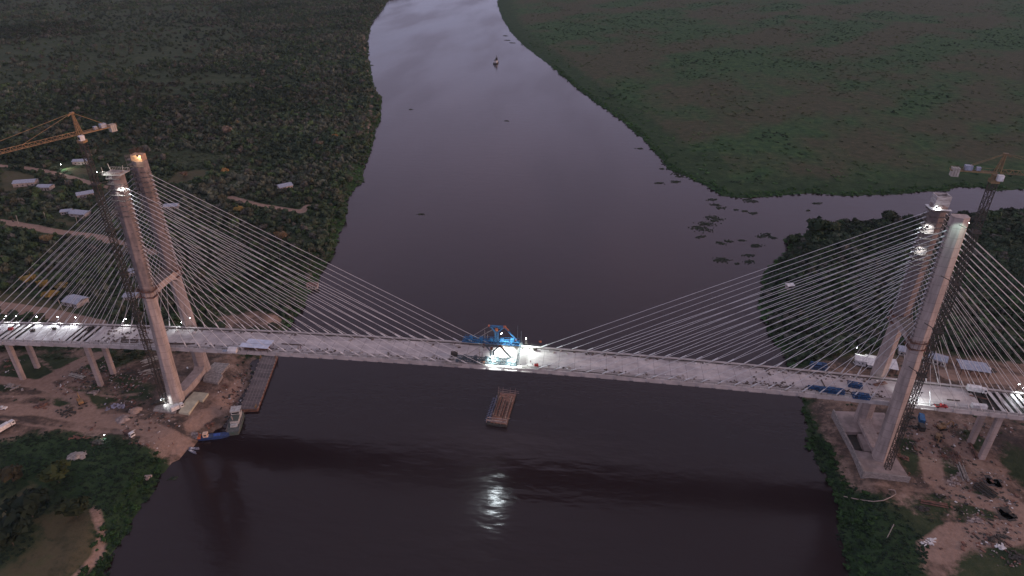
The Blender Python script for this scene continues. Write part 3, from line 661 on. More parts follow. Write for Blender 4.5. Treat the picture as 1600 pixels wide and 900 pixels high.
blue_stack(1332,618,1358,621,1.3,2.0,3,'short blue truss nearest the right pylon near leg')
blue_stack(1325,600,1347,604,1.3,1.8,3,'blue truss on the far half of deck before the right pylon')
blue_stack(1266,574,1291,577,1.6,3.0,4,'tall blue truss stack beyond the far edge of the right deck',z=5.2)
blue_stack(1272,588,1293,592,1.3,2.6,3,'second blue truss stack beyond the far edge, behind the tall one',z=5.2)
# ------------------------------------------------------------------ tower cranes
def crane(base,ztop,jibdir,jl,cl,label,paint,top_yellow=True,apexh=9.,lean=0.,climb=None):
    bx,by,bz=base; t=thing('tower_crane',label,'tower crane',base)
    MB().lattice((bx,by,bz),(bx,by,ztop-3),2.1,2.1,.24,.15).build('mast',darkst,t)
    MB().box((bx,by,bz+.3),(5,5,.8)).build('foundation',conc_old,t)
    for z in np.arange(60,ztop-20,22):
        MB().box((bx,by,z),(3.4,3.4,.5)).beam((bx,by,z),(bx+(5 if bx<0 else -3),by+6,z),.22).build('wall_tie',darkst,t)
    MB().box((bx,by,ztop-3),(2.8,2.8,1.2)).box((bx,by,ztop-1.6),(2.0,2.0,1.8)).build('slewing_ring',paint,t)
    d=Vector(jibdir).normalized(); T=Vector((bx,by,ztop))
    nrm=Vector((-d.y,d.x,0)); 
    j=MB(); A=T+d*1.2; B=T+d*jl
    tri=[nrm*.7,nrm*-.7,Vector((0,0,1.35))]
    for c in tri: j.beam(A+c,B+c,.15)
    n=int(jl/2.2)
    for k in range(n):
        p=A.lerp(B,k/n); q2=A.lerp(B,(k+1)/n); m=A.lerp(B,(k+.5)/n)
        for s_ in (0,1): j.beam(p+tri[s_],m+tri[2],.10); j.beam(m+tri[2],q2+tri[s_],.10)
        j.beam(p+tri[0],p+tri[1],.1)
    j.build('jib',paint,t)
    q=MB(); C_=T-d*cl
    q.beam(T+nrm*.8,C_+nrm*.8,.42); q.beam(T-nrm*.8,C_-nrm*.8,.42)
    for k in range(8): p=T.lerp(C_,k/7); q.beam(p+nrm*.8,p-nrm*.8,.2); q.beam(p+nrm*.9,p+nrm*.9+Vector((0,0,1.1)),.08)
    q.beam(T+nrm*.9+Vector((0,0,1.1)),C_+nrm*.9+Vector((0,0,1.1)),.1); q.build('counter_jib',paint,t)
    q=MB(); ang=math.atan2(d.y,d.x)
    for k in range(3): q.box(C_+d*(.8+k*.85)+Vector((0,0,-.7)),(.7,2.2,3.1),ang)
    q.build('counterweight',conc_pale,t)
    q=MB(); q.box(C_+d*5.5+Vector((0,0,1.2)),(2.4,1.8,1.7),ang); q.box(C_+d*8.8+Vector((0,0,1.)),(1.3,1.3,1.2),ang); q.build('winch',zinc,t)
    ap=T+d*(.6)+Vector((0,0,apexh)); q=MB()
    for c in (nrm*.8+d*.8,nrm*-.8+d*.8,nrm*.8-d*.8,nrm*-.8-d*.8): q.beam(T+c,ap+c*.25,.28)
    for k in range(1,5): 
        p=T.lerp(ap,k/5); s_=1-.75*k/5
        q.beam(p+(nrm*.8+d*.8)*s_,p+(nrm*-.8+d*.8)*s_,.13); q.beam(p+(nrm*.8-d*.8)*s_,p+(nrm*.8+d*.8)*s_,.13); q.beam(p+(nrm*.8-d*.8)*s_,T.lerp(ap,(k-1)/5)+(nrm*.8+d*.8)*(1-.75*(k-1)/5),.12)
    q.box(ap,(1.6,1.0,.5),ang); q.beam(ap,ap+d*1.9-Vector((0,0,1.)),.4); q.build('tower_head',paint,t)
    q=MB(); q.beam(ap,T+d*(jl*.38)+Vector((0,0,1.3)),.11); q.beam(ap,T+d*(jl*.86)+Vector((0,0,1.3)),.11)
    q.beam(ap+nrm*.3,C_+nrm*.7+d*2,.14); q.beam(ap-nrm*.3,C_-nrm*.7+d*2,.14); q.build('pendant_bar',paint,t)
    cb=T+nrm*1.9*(1 if nrm.y<0 else -1)+d*.8-Vector((0,0,1.2))
    b_=MB().box(cb,(2.0,1.5,2.2),ang).build('cab',white,t); bevel(b_,.12)
    MB().box(cb+d*1.02,(.06,1.3,1.1),ang).build('window',glass,b_)
    q=MB(); x_=T+d*jl*.6; q.box(x_-Vector((0,0,.5)),(1.6,1.8,.5),ang); q.beam(x_-Vector((0,0,.6)),x_-Vector((0,0,26)),.07); q.box(x_-Vector((0,0,26.4)),(.5,.4,1.)); q.build('hoist_trolley',darkst,t)
    return t
zl=148.
P0=at(131,207,zl); P1=at(0,236,zl); P2=at(181,192,zl)
dL=(P1[0]-P2[0],P1[1]-P2[1],0)
crane((-180.2,-15.9,gz(-180.2,-15.9)),zl,dL,58,15.5,'yellow tower crane above the left pylon, long jib pointing left out of frame',yellow)
zr=149.
P1=at(1600,272,zr); P2=at(1490,264,zr)
crane((175.6,-20.3,gz(175.6,-20.3)),zr,(P1[0]-P2[0],P1[1]-P2[1],0),55,15,'dull tower crane at right pylon, black mast, jib pointing right',mat('faded crane yellow',(.24,.17,.08),(.15,.11,.06),.7,.6),apexh=7.)

# ------------------------------------------------------------------ boats and barges
def hull(mb,L_,Wd,H,z0=-.6,bow=.3,stern=.85):
    secs=[]
    for k in range(11):
        s=k/10; x=-L_/2+L_*s
        w_=Wd/2*(stern+(1-stern)*min(1,s/.25)) if s<.25 else (Wd/2 if s<1-bow else Wd/2*max(0,math.cos((s-(1-bow))/bow*math.pi/2))**.75+.05)
        sh=H+ (.9*max(0,(s-.6)/.4)**2)
        secs.append([(x,-w_*.7,z0),(x,w_*.7,z0),(x,w_,z0+.8),(x,w_,sh),(x,-w_,sh),(x,-w_,z0+.8)])
    return mb.loft(secs)
def rotmb(mb,loc,rz,s=1.):
    c,n=math.cos(rz),math.sin(rz); mb.v=[(loc[0]+(x*c-y*n)*s,loc[1]+(x*n+y*c)*s,loc[2]+z*s) for x,y,z in mb.v]; return mb
# ferry barge (deck ramp) moored under the deck
A=at(421,556,1.6);B=at(388,640,1.6); cx,cy=(A[0]+B[0])/2,(A[1]+B[1])/2; d=Vector((A[0]-B[0],A[1]-B[1],0)); ang=math.atan2(d.y,d.x); bl=d.length
brg=thing('deck_barge','long flat brown cargo barge moored along the left bank beside the pylon','barge',(cx,cy,0))
q=MB(); q.box((0,0,.4),(bl,9.4,2.4)); bevel(rotmb(q,(cx,cy,0),ang).build('hull',rust,brg),.3)
q=MB(); q.box((0,0,1.66),(bl-.6,8.9,.1)); rotmb(q,(cx,cy,0),ang).build('deck_plate',barge_m,brg)
q=MB()
for y in (-2.6,-.9,.9,2.6): q.box((0,y,1.76),(bl*.96,.14,.09))
for k in range(16): q.box((-bl/2+1.5+k*bl/16.2,-4.7,1.9),(1.4,.22,.5)); 
for k in range(12): q.box((-bl/2+2+k*bl/12.5,4.7,1.85),(1.0,.2,.35))
rotmb(q,(cx,cy,0),ang).build('rubbing_rail',conc_old,brg)
for s_ in (-1,1):
    q=MB(); q.box((bl/2-2,s_*4.3,3.2),(.45,.45,3.4)); q.beam((bl/2-2,s_*4.3,4.6),(bl/2-5,s_*4.3,1.8),.2); rotmb(q,(cx,cy,0),ang).build('ramp_post',yellow,brg)
q=MB(); q.box((-bl/2+1.6,-3.4,2.1),(.9,.8,.9)); q.tube((-bl/2+3,-3.3,1.7),(-bl/2+3,-3.3,2.7),.3); rotmb(q,(cx,cy,0),ang).build('winch',yellow,brg)
# push boat
A=at(374,641,1.);B=at(363,680,1.); cx,cy=(A[0]+B[0])/2,(A[1]+B[1])/2; ang=math.atan2(A[1]-B[1],A[0]-B[0])
tug=thing('push_boat','white and green push boat at the stern of the long brown barge','boat',(cx,cy,0))
q=MB(); hull(q,17.5,6.6,1.6,bow=.22); rotmb(q,(cx,cy,0),ang).build('hull',green_p,tug)
q=MB(); q.box((-.6,0,1.72),(15,5.8,.12)); rotmb(q,(cx,cy,0),ang).build('deck',mat('grey deck paint',(.13,.14,.13),(.08,.09,.085),.8,.8),tug)
q=MB(); q.box((4.4,0,3.9),(3.8,4.4,4.4)); gw=mat('weathered white',(.50,.51,.49),(.34,.34,.32),.9,.7); o=rotmb(q,(cx,cy,0),ang).build('wheelhouse',gw,tug); bevel(o,.15)
q=MB(); q.box((4.4,0,6.25),(4.6,5.0,.25)); rotmb(q,(cx,cy,0),ang).build('roof',gw,o)
q=MB(); q.box((2.48,0,5.),(.05,3.6,.9)); q.box((4.4,-2.22,5.),(2.8,.05,.9)); rotmb(q,(cx,cy,0),ang).build('window',glass,o)
q=MB(); q.box((-.2,0,2.9),(4.6,4.2,2.2)); o=rotmb(q,(cx,cy,0),ang).build('deckhouse',gw,tug)
q=MB(); q.box((-.2,.1,4.08),(5.0,4.4,.16)); rotmb(q,(cx,cy,0),ang).build('roof',green_p,o)
q=MB(); q.box((-3.9,0,2.3),(1.6,3.4,1.1)); rotmb(q,(cx,cy,0),ang).build('engine_casing',gw,tug)
q=MB(); q.tube((3,0,6.3),(3,0,9.),.08); q.tube((-1.6,.9,4.1),(-1.6,.9,6.4),.35); rotmb(q,(cx,cy,0),ang).build('funnel_mast',conc_old,tug)
q=MB()
for k in range(16):
    x=-7.4+k; 
    for s_ in (-1,1): q.beam((x,s_*3.1,1.6),(x,s_*3.1,2.6),.07)
for s_ in (-1,1): q.beam((-7.5,s_*3.1,2.6),(6.5,s_*3.1,2.6),.08)
rotmb(q,(cx,cy,0),ang).build('railing',conc_old,tug)
# blue boat
A=at(312,684,.8);B=at(357,679,.8); cx,cy=(A[0]+B[0])/2,(A[1]+B[1])/2; ang=math.atan2(B[1]-A[1],B[0]-A[0])
bb=thing('work_boat','blue open work boat with pale cabin and orange stern near shore','boat',(cx,cy,0))
q=MB(); hull(q,14.5,3.6,1.2,bow=.35); rotmb(q,(cx,cy,0),ang).build('hull',mat('blue boat paint',(.03,.06,.17),(.02,.04,.10),.8,.5),bb)
q=MB(); q.box((.4,0,1.32),(11,2.6,.1)); rotmb(q,(cx,cy,0),ang).build('deck',mat('blue deck',(.07,.11,.2),(.04,.06,.11),.8,.7),bb)
q=MB(); q.box((-3.8,0,2.4),(2.4,2.2,2.2)); o=rotmb(q,(cx,cy,0),ang).build('cabin',mat('cream paint',(.70,.50,.36),(.55,.4,.3),.8,.6),bb); bevel(o,.1)
q=MB(); q.box((-2.56,0,2.6),(.05,1.5,.8)); q.box((-3.8,-1.12,2.6),(1.2,.05,.8)); rotmb(q,(cx,cy,0),ang).build('window',glass,o)
q=MB(); q.box((-6.8,0,1.5),(1.3,3.2,.6)); q.beam((-6.9,-1.2,1.6),(-7.4,-1.5,3.),.2); q.beam((-6.9,1.2,1.6),(-7.4,1.5,3.),.2); rotmb(q,(cx,cy,0),ang).build('stern_gear',orange,bb)
q=MB(); q.box((1.4,0,1.6),(3.2,1.6,.5)); rotmb(q,(cx,cy,0),ang).build('hatch',mat('bright blue tarp',(.05,.12,.42),(.04,.08,.25),.7,.7),bb)
for (u0,v0,u1,v1,lab) in ((296,700,311,701,'narrow pale rowing boat drawn up at the shore, the upper of two'),(296,703,306,708,'narrow pale rowing boat drawn up at the shore, the lower of two')):
    A=at(u0,v0,.5);B=at(u1,v1,.5); cx,cy=(A[0]+B[0])/2,(A[1]+B[1])/2; ang=math.atan2(B[1]-A[1],B[0]-A[0]); t=thing('rowing_boat',lab,'boat',(cx,cy,.1),'rowing boats at the left shore')
    q=MB(); hull(q,5.2,1.25,.45,z0=-.25,bow=.4); rotmb(q,(cx,cy,.1),ang).build('hull',mat('grey boat',(.20,.21,.26),(.13,.13,.17),.8,.6),t)
    q=MB(); 
    for x in (-1.6,0,1.4): q.box((x,0,.55),(.3,1.2,.08))
    q.box((-1.,0,.5),(.9,1.0,.05)); rotmb(q,(cx,cy,.1),ang).build('bench',tarp,t)
# distant boat
P=at(775,99,0)
t=thing('river_launch','tiny dark launch with pale cabin far upstream in mid river','boat',(P[0],P[1],0))
q=MB(); hull(q,17,7,1.8,bow=.3); rotmb(q,(P[0],P[1],0),1.45).build('hull',darkst,t)
q=MB(); q.box((-1,0,3.6),(6,4.5,3.6)); o=rotmb(q,(P[0],P[1],0),1.45).build('cabin',tarp,t)
q=MB(); q.box((-1,0,5.6),(7.5,5.6,.4)); q.box((4,0,6.2),(3,3,5)); q.tube((3,0,5),(3,0,13),.35); rotmb(q,(P[0],P[1],0),1.45).build('roof',darkst,t)
# floating formwork barge under midspan
cx,cy=-6.4,7.6
fb=thing('formwork_barge','small floating barge loaded with brown timber formwork below midspan','barge',(cx,cy,0))
ang=rad(86); q=MB(); q.box((0,0,.2),(27,10.5,1.4)); rotmb(q,(cx,cy,0),ang).build('hull',darkst,fb)
q=MB(); q.box((0,-.8,1.15),(25,8.6,.3)); rotmb(q,(cx,cy,0),ang).build('deck',timber,fb)
q=MB()
for k in range(15): q.beam((-12+k*1.3,3.6,1.1),(-12+k*1.3,6.6,1.7),.16)
for y in (4.2,5.8): q.beam((-12.6,y,1.5),(7,y,1.7),.18)
for k in range(6): q.beam((-12+k*3.8,4.2,1.2),(-12+k*3.8,4.2,3.4),.16)
q.beam((-12,4.2,3.4),(7,4.2,3.4),.16)
rotmb(q,(cx,cy,0),ang).build('side_rack',mat('blue grey steel',(.16,.19,.28),(.1,.11,.17),.8,.6),fb)
q=MB()
for x in (-13,-12.2,-10.6): q.beam((x,-5,2.6),(x,5.6,2.6),.35)
for y in (-5,-2,1.5,5.4): q.beam((-13,y,1.2),(-13,y,3.2),.3)
for y in (-4.8,-2,2,4.4): q.beam((12.4,y,1.),(12.4,y,5.),.12); q.beam((10.8,y,1.),(10.8,y,4.),.12)
for z in (2.2,3.4): q.beam((12.4,-6.8,z),(12.4,4.6,z),.16); q.beam((10.8,-5,z),(10.8,4.6,z),.14)
rotmb(q,(cx,cy,0),ang).build('end_frame',mat('pinkish planks',(.38,.27,.23),(.2,.14,.13),.9,.8),fb)
q=MB()
for k in range(46):
    a=random.uniform(-11,10.5);b_=random.uniform(-4.8,3.6); l_=random.uniform(.8,3.2); q.box((a,b_,1.42+random.random()*.5),(l_,random.uniform(.12,.35),.12),random.choice((0,1.57))+random.uniform(-.25,.25),random.uniform(-.1,.1))
for k in range(9):
    a=random.uniform(-11,11); q.beam((a,-4.9,1.2),(a+random.uniform(-.4,.4),-4.9,random.uniform(2.2,3.6)),.12); q.beam((a,4,1.2),(a,4,random.uniform(2.,3.4)),.12)
rotmb(q,(cx,cy,0),ang).build('loose_boards',mat('bleached boards',(.42,.30,.22),(.26,.18,.14),.9,.85),fb)
for k in range(13):
    y=-4.7+k*.66; x0=-10+random.uniform(-.3,3.5); x1=9.8-random.uniform(0,6.); z=1.35+.12*(k%3)
    q=MB(); q.box(((x0+x1)/2-cx*0,y,z+.25),(x1-x0,random.uniform(.2,.5),.5)); o=rotmb(q,(cx,cy,0),ang+random.uniform(-.012,.012)).build('timber_beam',(timber,rust,mat('bleached boards',(.42,.30,.22),(.26,.18,.14),.9,.85),timber,darkst)[k%5],None)
    tag(o,'brown timber formwork beam lying lengthwise on the small midspan barge','timber beam','timber beams on the formwork barge')

# ------------------------------------------------------------------ houses and sheds
def house(u,v,L_,Wd,H,rz,label,rm=zinc,wm=wallm,pitch=.22,zb=None,name='house',open_=False,cat='house',group=None):
    P=at(u,v,5+H*.7); x,y=P[0],P[1]; z=gz(x,y) if zb is None else zb
    t=thing(name,label,cat,(x,y,z),group); t.rotation_euler=(0,0,rz)
    def put(mb,nm,m,par=t):
        me=bpy.data.meshes.new(nm); me.from_pydata(mb.v,[],mb.f); me.materials.append(m); o=bpy.data.objects.new(nm,me); COL.objects.link(o); o.parent=par; return o
    if open_:
        q=MB()
        for a in (-1,1):
            for k in range(4): q.box((-L_/2+.3+k*(L_-.6)/3,a*(Wd/2-.2),H/2-.3),(.25,.25,H+.6))
        put(q,'post',darkst)
    else:
        q=MB(); q.box((0,0,H/2-.5),(L_,Wd,H+1)); wl=put(q,'wall',wm)
        MB_=MB().box((L_*.18,-Wd/2-.02,1.05),(1.,.08,2.1)); put(MB_,'door',darkst,wl)
        for k in (-.3,-.05,.38): put(MB().box((L_*k,-Wd/2-.02,1.6),(1.1,.08,1.)),'window',glass,wl)
    q=MB(); o_=.5; r=Wd/2*pitch*1.3+.15
    for s_ in (-1,1):
        P_=[(-L_/2-o_,s_*(Wd/2+o_),H),(L_/2+o_,s_*(Wd/2+o_),H),(L_/2+o_,0,H+r),(-L_/2-o_,0,H+r)]
        P_+= [(a,b_,c+.14) for a,b_,c in P_]
        fs=[(0,1,2,3),(7,6,5,4),(0,4,5,1),(1,5,6,2),(2,6,7,3),(3,7,4,0)]
        q.add(P_,fs)
    put(q,'roof',rm); return t
hs=[(127,252,14,8,3.5,.25,'long grey-roofed house beside the green lawn and the upper left road',zinc),
(40,285,18,10,3.5,.35,'large pale metal-roofed house at far left below the upper road',zinc),
(71,292,12,8,3.,.1,'smaller grey-roofed house just right of the large pale one',zinc),
(133,303,13,9,3.2,.7,'pale-roofed house left of the left pylon head, between the roads',zinc),
(125,333,15,8,3.,-.1,'house with bright pale roof just above the second left road',zinc),
(104,330,8,6,2.8,.4,'small dark-roofed hut beside the house above the second road',zinc),
(268,322,11,7,3.,.3,'grey-roofed house seen behind the left pylon cables',zinc),
(445,291,12,9,3.6,.75,'lone blue-grey roofed house in the wood near the left shore',zinc),
(118,470,12,9,3.2,-.2,'grey-roofed house behind the left deck beside the green clearing',zinc),
(213,424,9,7,3.,.4,'grey-roofed house half hidden behind the left pylon near leg',zinc),
(205,462,8,6,2.6,.1,'small shed behind the shortest cables left of the left pylon',zinc),
(487,436,7,5,2.6,.2,'small dark hut at the left river edge behind the cables',rust),
(1465,560,9,7,3.2,-.5,'small grey-roofed shed just right of the right pylon behind deck',zinc),
(1234,446,4.2,3.6,2.6,.3,'tiny white-roofed hut alone in the right bank thicket',white),
(1186,218,1,1,1,0,'',None)]
for h in hs[:-1]: house(*h[:7],rm=h[7])
house(1520,575,14,9,4.5,-.15,'open shed with large pale blue roof beside the right track',rm=zinc,open_=True,name='shed',cat='shed',pitch=.05)
house(1350,563,9,6,3.2,-.25,'lit white tent roof left of the right pylon far leg',rm=white,open_=False,wm=tarp,name='tent',cat='tent',pitch=.3)
house(1377,568,15,10,3.,-.2,'long pale tarpaulin-roofed store behind the right pylon far leg',rm=tarp,open_=True,name='store_shed',cat='shed',pitch=.05)
house(1415,548,7,6,3.,-.3,'grey flat-roofed shed between the two right pylon legs',rm=zinc,name='shed',cat='shed',pitch=.08)
P=at(1337,547,9); flood((P[0],P[1],11),(P[0],P[1],4),(P[0]+7,P[1]-9,4),2200,'pole lamp beside the white tent behind the right deck',(.9,1,.9))
P=at(95,258,9); flood((P[0],P[1],10),(P[0],P[1],4),(P[0]+14,P[1]-2,4),9000,'white yard lamp on the lawn beside the upper left road',(.85,1,.8),angle=150)
P=at(163,679,7); flood((P[0],P[1],7),(P[0],P[1],4),(P[0],P[1]-4,4),350,'small white lamp on the dirt at the left site edge',size=.25,angle=150)
# deck shelter: flat metal roofs on posts
def deck_roof(u0,u1,v,wd,h,label,m,split=2):
    A=at(u0,v,40+h);B=at(u1,v,40+h); x0,x1=A[0],B[0]; yc=(A[1]+B[1])/2; zb=zs((x0+x1)/2)
    t=thing('site_shelter',label,'shelter',((x0+x1)/2,yc,zb))
    q=MB()
    for x in np.linspace(x0+.3,x1-.3,5):
        for y in (-wd/2+.2,wd/2-.2): q.box((x,yc+y,zb+h/2),(.14,.14,h))
    q.build('post',darkst,t)
    for k in range(split):
        y0=yc-wd/2+k*wd/split; q=MB(); q.box(((x0+x1)/2+k*1.2,y0+wd/split/2,zb+h+.1+.25*k),(x1-x0-k*1.5,wd/split+.1,.1)); q.build('roof_sheet',m,t)
    MB().box(((x0+x1)/2,yc,zb+.5),((x1-x0)*.8,wd*.5,1.)).build('work_bench',rust,t)
deck_roof(376,423,533,7.0,2.8,'open shelter with pale blue metal roof on the left deck',mat('bright zinc sheet',(.55,.60,.70),(.45,.49,.57),.4,.5))
x=at(362,539,41.5); MB_=MB(); 
t=thing('small_tent','small grey ridge tent on the left deck beside the metal shelter','tent',(x[0],x[1],zs(x[0])))
q=MB(); z=zs(x[0])+.02; yzprism(q,x[0]+.3,4.5,[(x[1]-2,z),(x[1]-2,z+1.1),(x[1],z+2.3),(x[1]+2,z+1.1),(x[1]+2,z)]); q.build('canopy',tarp,t)
MB().box((x[0]-3.6,x[1]-1.2,z+.5),(2.2,1.6,.2)).box((x[0]-3.6,x[1]-1.2,z+.25),(.3,.3,.5)).build('awning',zinc,t)

# ------------------------------------------------------------------ ground slabs at the pylon feet
def slab(px,ztop,zbot,m,label,name='concrete_slab',cat='slab'):
    poly=[tuple(at(u,v,ztop)[:2]) for u,v in px]
    o=MB().prism(poly,zbot,ztop).build(name,m); tag(o,label,cat); return o
slab([(279,644),(294.5,646),(310,625),(316.5,626),(325.5,614),(303,612),(290,625)],6.3,3.5,mat('greenish concrete',(.50,.47,.34),(.38,.36,.27),.4,.9),'pale greenish concrete slab at the foot of the left pylon near leg')
slab([(317,594),(340,598.5),(348,586),(345,584),(358.5,568),(335,566),(322,578)],6.3,3.5,conc_old,'brown stepped concrete slab beside the left pylon far foot')
slab([(239,642),(274,645),(284,628),(262,612),(254,614)],5.9,3.5,conc_old,'dark concrete pad left of the left pylon near foot')
# right: walled platform with an open pit
R6=7.2
def rp(u,v,z=R6): return tuple(at(u,v,z)[:2])
plat=thing('foundation_platform','raised concrete foundation platform with open pit under the right pylon','platform',(*rp(1360,700),5))
o1=[rp(1302,642),rp(1340,640),rp(1340,678),rp(1319,677)]
q=MB(); q.prism([rp(1302,642),rp(1382,645),rp(1390,676),rp(1319,674.5)],3,R6); q.prism([rp(1340,678),rp(1390.3,678.2),rp(1398,710),rp(1351,704)],3,R6-.01); q.prism([rp(1332,702),rp(1351,706),rp(1398,712),rp(1422,748),rp(1349,739)],3,R6-.02)
q.build('slab',mat('dusty slab',(.33,.27,.25),(.22,.18,.165),.25,.9),plat)
q=MB()
L1=[rp(1302,642),rp(1319,677),rp(1332,702),rp(1349,739),rp(1422,748)]
for a,b_ in zip(L1[:-1],L1[1:]): q.beam((*a,R6-1.4),(*b_,R6-1.4),.7,4.6)
q.build('retaining_wall',conc_old,plat)
MB().prism([rp(1319,677,5.3),rp(1341,678,5.3),rp(1352,705,5.3),rp(1331,702,5.3)],3,5.25).build('pit_floor',darkst,plat)

# ------------------------------------------------------------------ vehicles and plant
def wheels(mb,xs,yw,r,w_=.3):
    for x in xs:
        for s_ in (-1,1): mb.tube((x,s_*yw-w_/2,r),(x,s_*yw+w_/2,r),r,12)
def put(mb,nm,m,par):
    me=bpy.data.meshes.new(nm); me.from_pydata(mb.v,[],mb.f); me.materials.append(m); o=bpy.data.objects.new(nm,me); COL.objects.link(o); o.parent=par; return o
def pick(u,v,rz,label,paint,z=None,name='pickup_truck'):
    P=at(u,v,6 if z is None else z); z=gz(P[0],P[1]) if z is None else z
    t=thing(name,label,'pickup',(P[0],P[1],z)); t.rotation_euler=(0,0,rz)
    q=MB(); q.loft([[(x,-.9,.45),(x,.9,.45),(x,.9,h),(x,-.9,h)] for x,h in ((-2.6,1.0),(-.5,1.0),(-.4,1.05),(1.3,1.05),(2.3,.95),(2.6,.8))]); b_=put(q,'body',paint,t)
    q=MB(); q.loft([[(-.5,-.85,1.0),(-.5,.85,1.0),(1.5,.85,1.0),(1.5,-.85,1.0)],[(-.3,-.7,1.75),(-.3,.7,1.75),(.8,.7,1.75),(.8,-.7,1.75)]]); c=put(q,'cab',paint,t)
    q=MB(); q.box((.1,-.82,1.35),(1.2,.06,.45)).box((.1,.82,1.35),(1.2,.06,.45)).box((1.22,0,1.38),(.1,1.4,.5),0,-.6); put(q,'window',glass,c)
    q=MB(); q.box((-1.6,0,1.02),(1.9,1.5,.05)); put(q,'cargo_bed',darkst,t)
    for x in (-1.7,1.6):
        for s_ in (-1,1): put(MB().tube((x,s_*.85-.13,.38),(x,s_*.85+.13,.38),.38,12),'wheel',rubber,t)
    return t
def lorry(u,v,rz,label,paint,box,z=None,L_=8.,boxh=2.6):
    P=at(u,v,6 if z is None else z); z=gz(P[0],P[1]) if z is None else z
    t=thing('truck',label,'truck',(P[0],P[1],z)); t.rotation_euler=(0,0,rz)
    q=MB(); q.box((0,0,.75),(L_,1.0,.3)); put(q,'chassis',darkst,t)
    c=put(MB().box((L_/2-1.,0,1.75),(2.,2.3,2.2)),'cab',paint,t); bevel(c,.15)
    put(MB().box((L_/2+.02,0,2.15),(.05,1.9,.8)).box((L_/2-.8,1.17,2.15),(1.,.05,.7)).box((L_/2-.8,-1.17,2.15),(1.,.05,.7)),'window',glass,c)
    o=put(MB().box((-1.1,0,.95+boxh/2),(L_-2.4,2.4,boxh)),'cargo_box',box,t); bevel(o,.05)
    for x in (-L_/2+1.2,-L_/2+2.5,L_/2-1.2):
        for s_ in (-1,1): put(MB().tube((x,s_*1.05-.17,.5),(x,s_*1.05+.17,.5),.5,12),'wheel',rubber,t)
    return t
lorry(1524,613,-.15,'white box truck parked on the right approach deck',white,white,z=None if False else zs(208)+.02,L_=8.2,boxh=2.4)
MB_=thing('site_container','long low white container on the right deck beside the white truck','container',(*at(1532,630,38)[:2],zs(209)+.02))
P=at(1532,630,38); bevel(MB().box((P[0],P[1],zs(209)+1.0),(6.2,2.0,1.9),-.05).build('shell',white,MB_),.08); q=MB()
for k in range(12): q.box((P[0]-2.8+k*.5,P[1]-1.03,zs(209)+1.0),(.1,.08,1.7),-.05)
q.build('rib',tarp,MB_)
pick(1470,636,.05,'small red pickup near the kerb on the right deck',redp,z=zs(194)+.02)
lorry(9,668,1.25,'white box truck standing at the left frame edge on dirt',white,white,L_=8.5,boxh=2.2)
pick(2,637,.2,'white pickup half out of frame on the left dirt road',white)
lorry(1537,578,-.3,'white truck parked at the right end of the blue-roofed shed',white,tarp,L_=6)
pick(1550,577,-1.1,'dark pickup right of the blue-roofed shed',darkst)
lorry(277,638,.9,'white van truck parked against the foot of the left pylon',white,white,L_=6.5,boxh=2.3)
pick(1340,565,.5,'small pale pickup beside the lit white tent',white)
lorry(202,678,-.4,'dark-cabbed tipper truck on the track at the left shore',white,rust,L_=6.5,boxh=1.4)
# excavator
def excavator(u,v,rz,label,paint):
    P=at(u,v,6); z=gz(P[0],P[1]); t=thing('excavator',label,'excavator',(P[0],P[1],z)); t.rotation_euler=(0,0,rz)
    for s_ in (-1,1): 
        q=MB(); q.loft([[(x,s_*1.2-.3,a),(x,s_*1.2+.3,a),(x,s_*1.2+.3,b_),(x,s_*1.2-.3,b_)] for x,a,b_ in ((-2.1,.35,.6),(-1.8,.03,.9),(1.8,.03,.9),(2.1,.35,.6))]); put(q,'track',rubber,t)
    h=put(MB().box((-.6,0,1.7),(3.4,2.5,1.3)),'house',paint,t); bevel(h,.15)
    c=put(MB().box((.6,.8,2.4),(1.4,.9,1.6)),'cab',paint,t); put(MB().box((1.32,.8,2.6),(.05,.75,.9)).box((.6,1.27,2.6),(1.1,.05,.9)),'window',glass,c)
    put(MB().beam((1.,-.2,1.8),(3.4,-.2,4.6),.5).beam((3.4,-.2,4.6),(5.,-.2,4.),.45),'boom',paint,t)
    put(MB().beam((4.9,-.2,4.1),(5.9,-.2,1.6),.35),'stick',paint,t)
    put(MB().loft([[(5.6,-.7,1.6),(6.2,-.7,1.5),(6.2,.3,1.5),(5.6,.3,1.6)],[(5.3,-.7,.6),(6.1,-.7,.3),(6.1,.3,.3),(5.3,.3,.6)]]),'bucket',darkst,t)
excavator(1472,668,.3,'yellow excavator on dirt right of the right pylon, nearer the deck',yellow)
excavator(1466,684,-2.,'yellow excavator on dirt right of the right pylon, nearer the viewer',yellow)
excavator(126,628,2.4,'ochre excavator among dark scrap on the left site',yellow)
def container(u,v,rz,L_,label,m,z=None,h=2.6):
    P=at(u,v,6 if z is None else z); z=gz(P[0],P[1]) if z is None else z
    t=thing('site_container',label,'container',(P[0],P[1],z)); t.rotation_euler=(0,0,rz)
    put(MB().box((0,0,h/2),(L_,2.4,h)),'shell',m,t); q=MB()
    for k in range(int(L_/.6)):
        for s_ in (-1,1): q.box((-L_/2+.3+k*.6,s_*1.22,h/2),(.12,.08,h-.3))
    put(q,'rib',m,t); put(MB().box((L_/2+.03,0,h/2),(.05,2.1,h-.3)),'door',m,t); return t
container(1440,655,1.3,6,'blue container on dirt just right of the right crane mast',bluest)
container(1440,668,1.5,4,'small dark container below the blue one beside the crane mast',darkst)
container(250,630,.6,4.,'dark container on the pad behind the left crane mast',darkst)

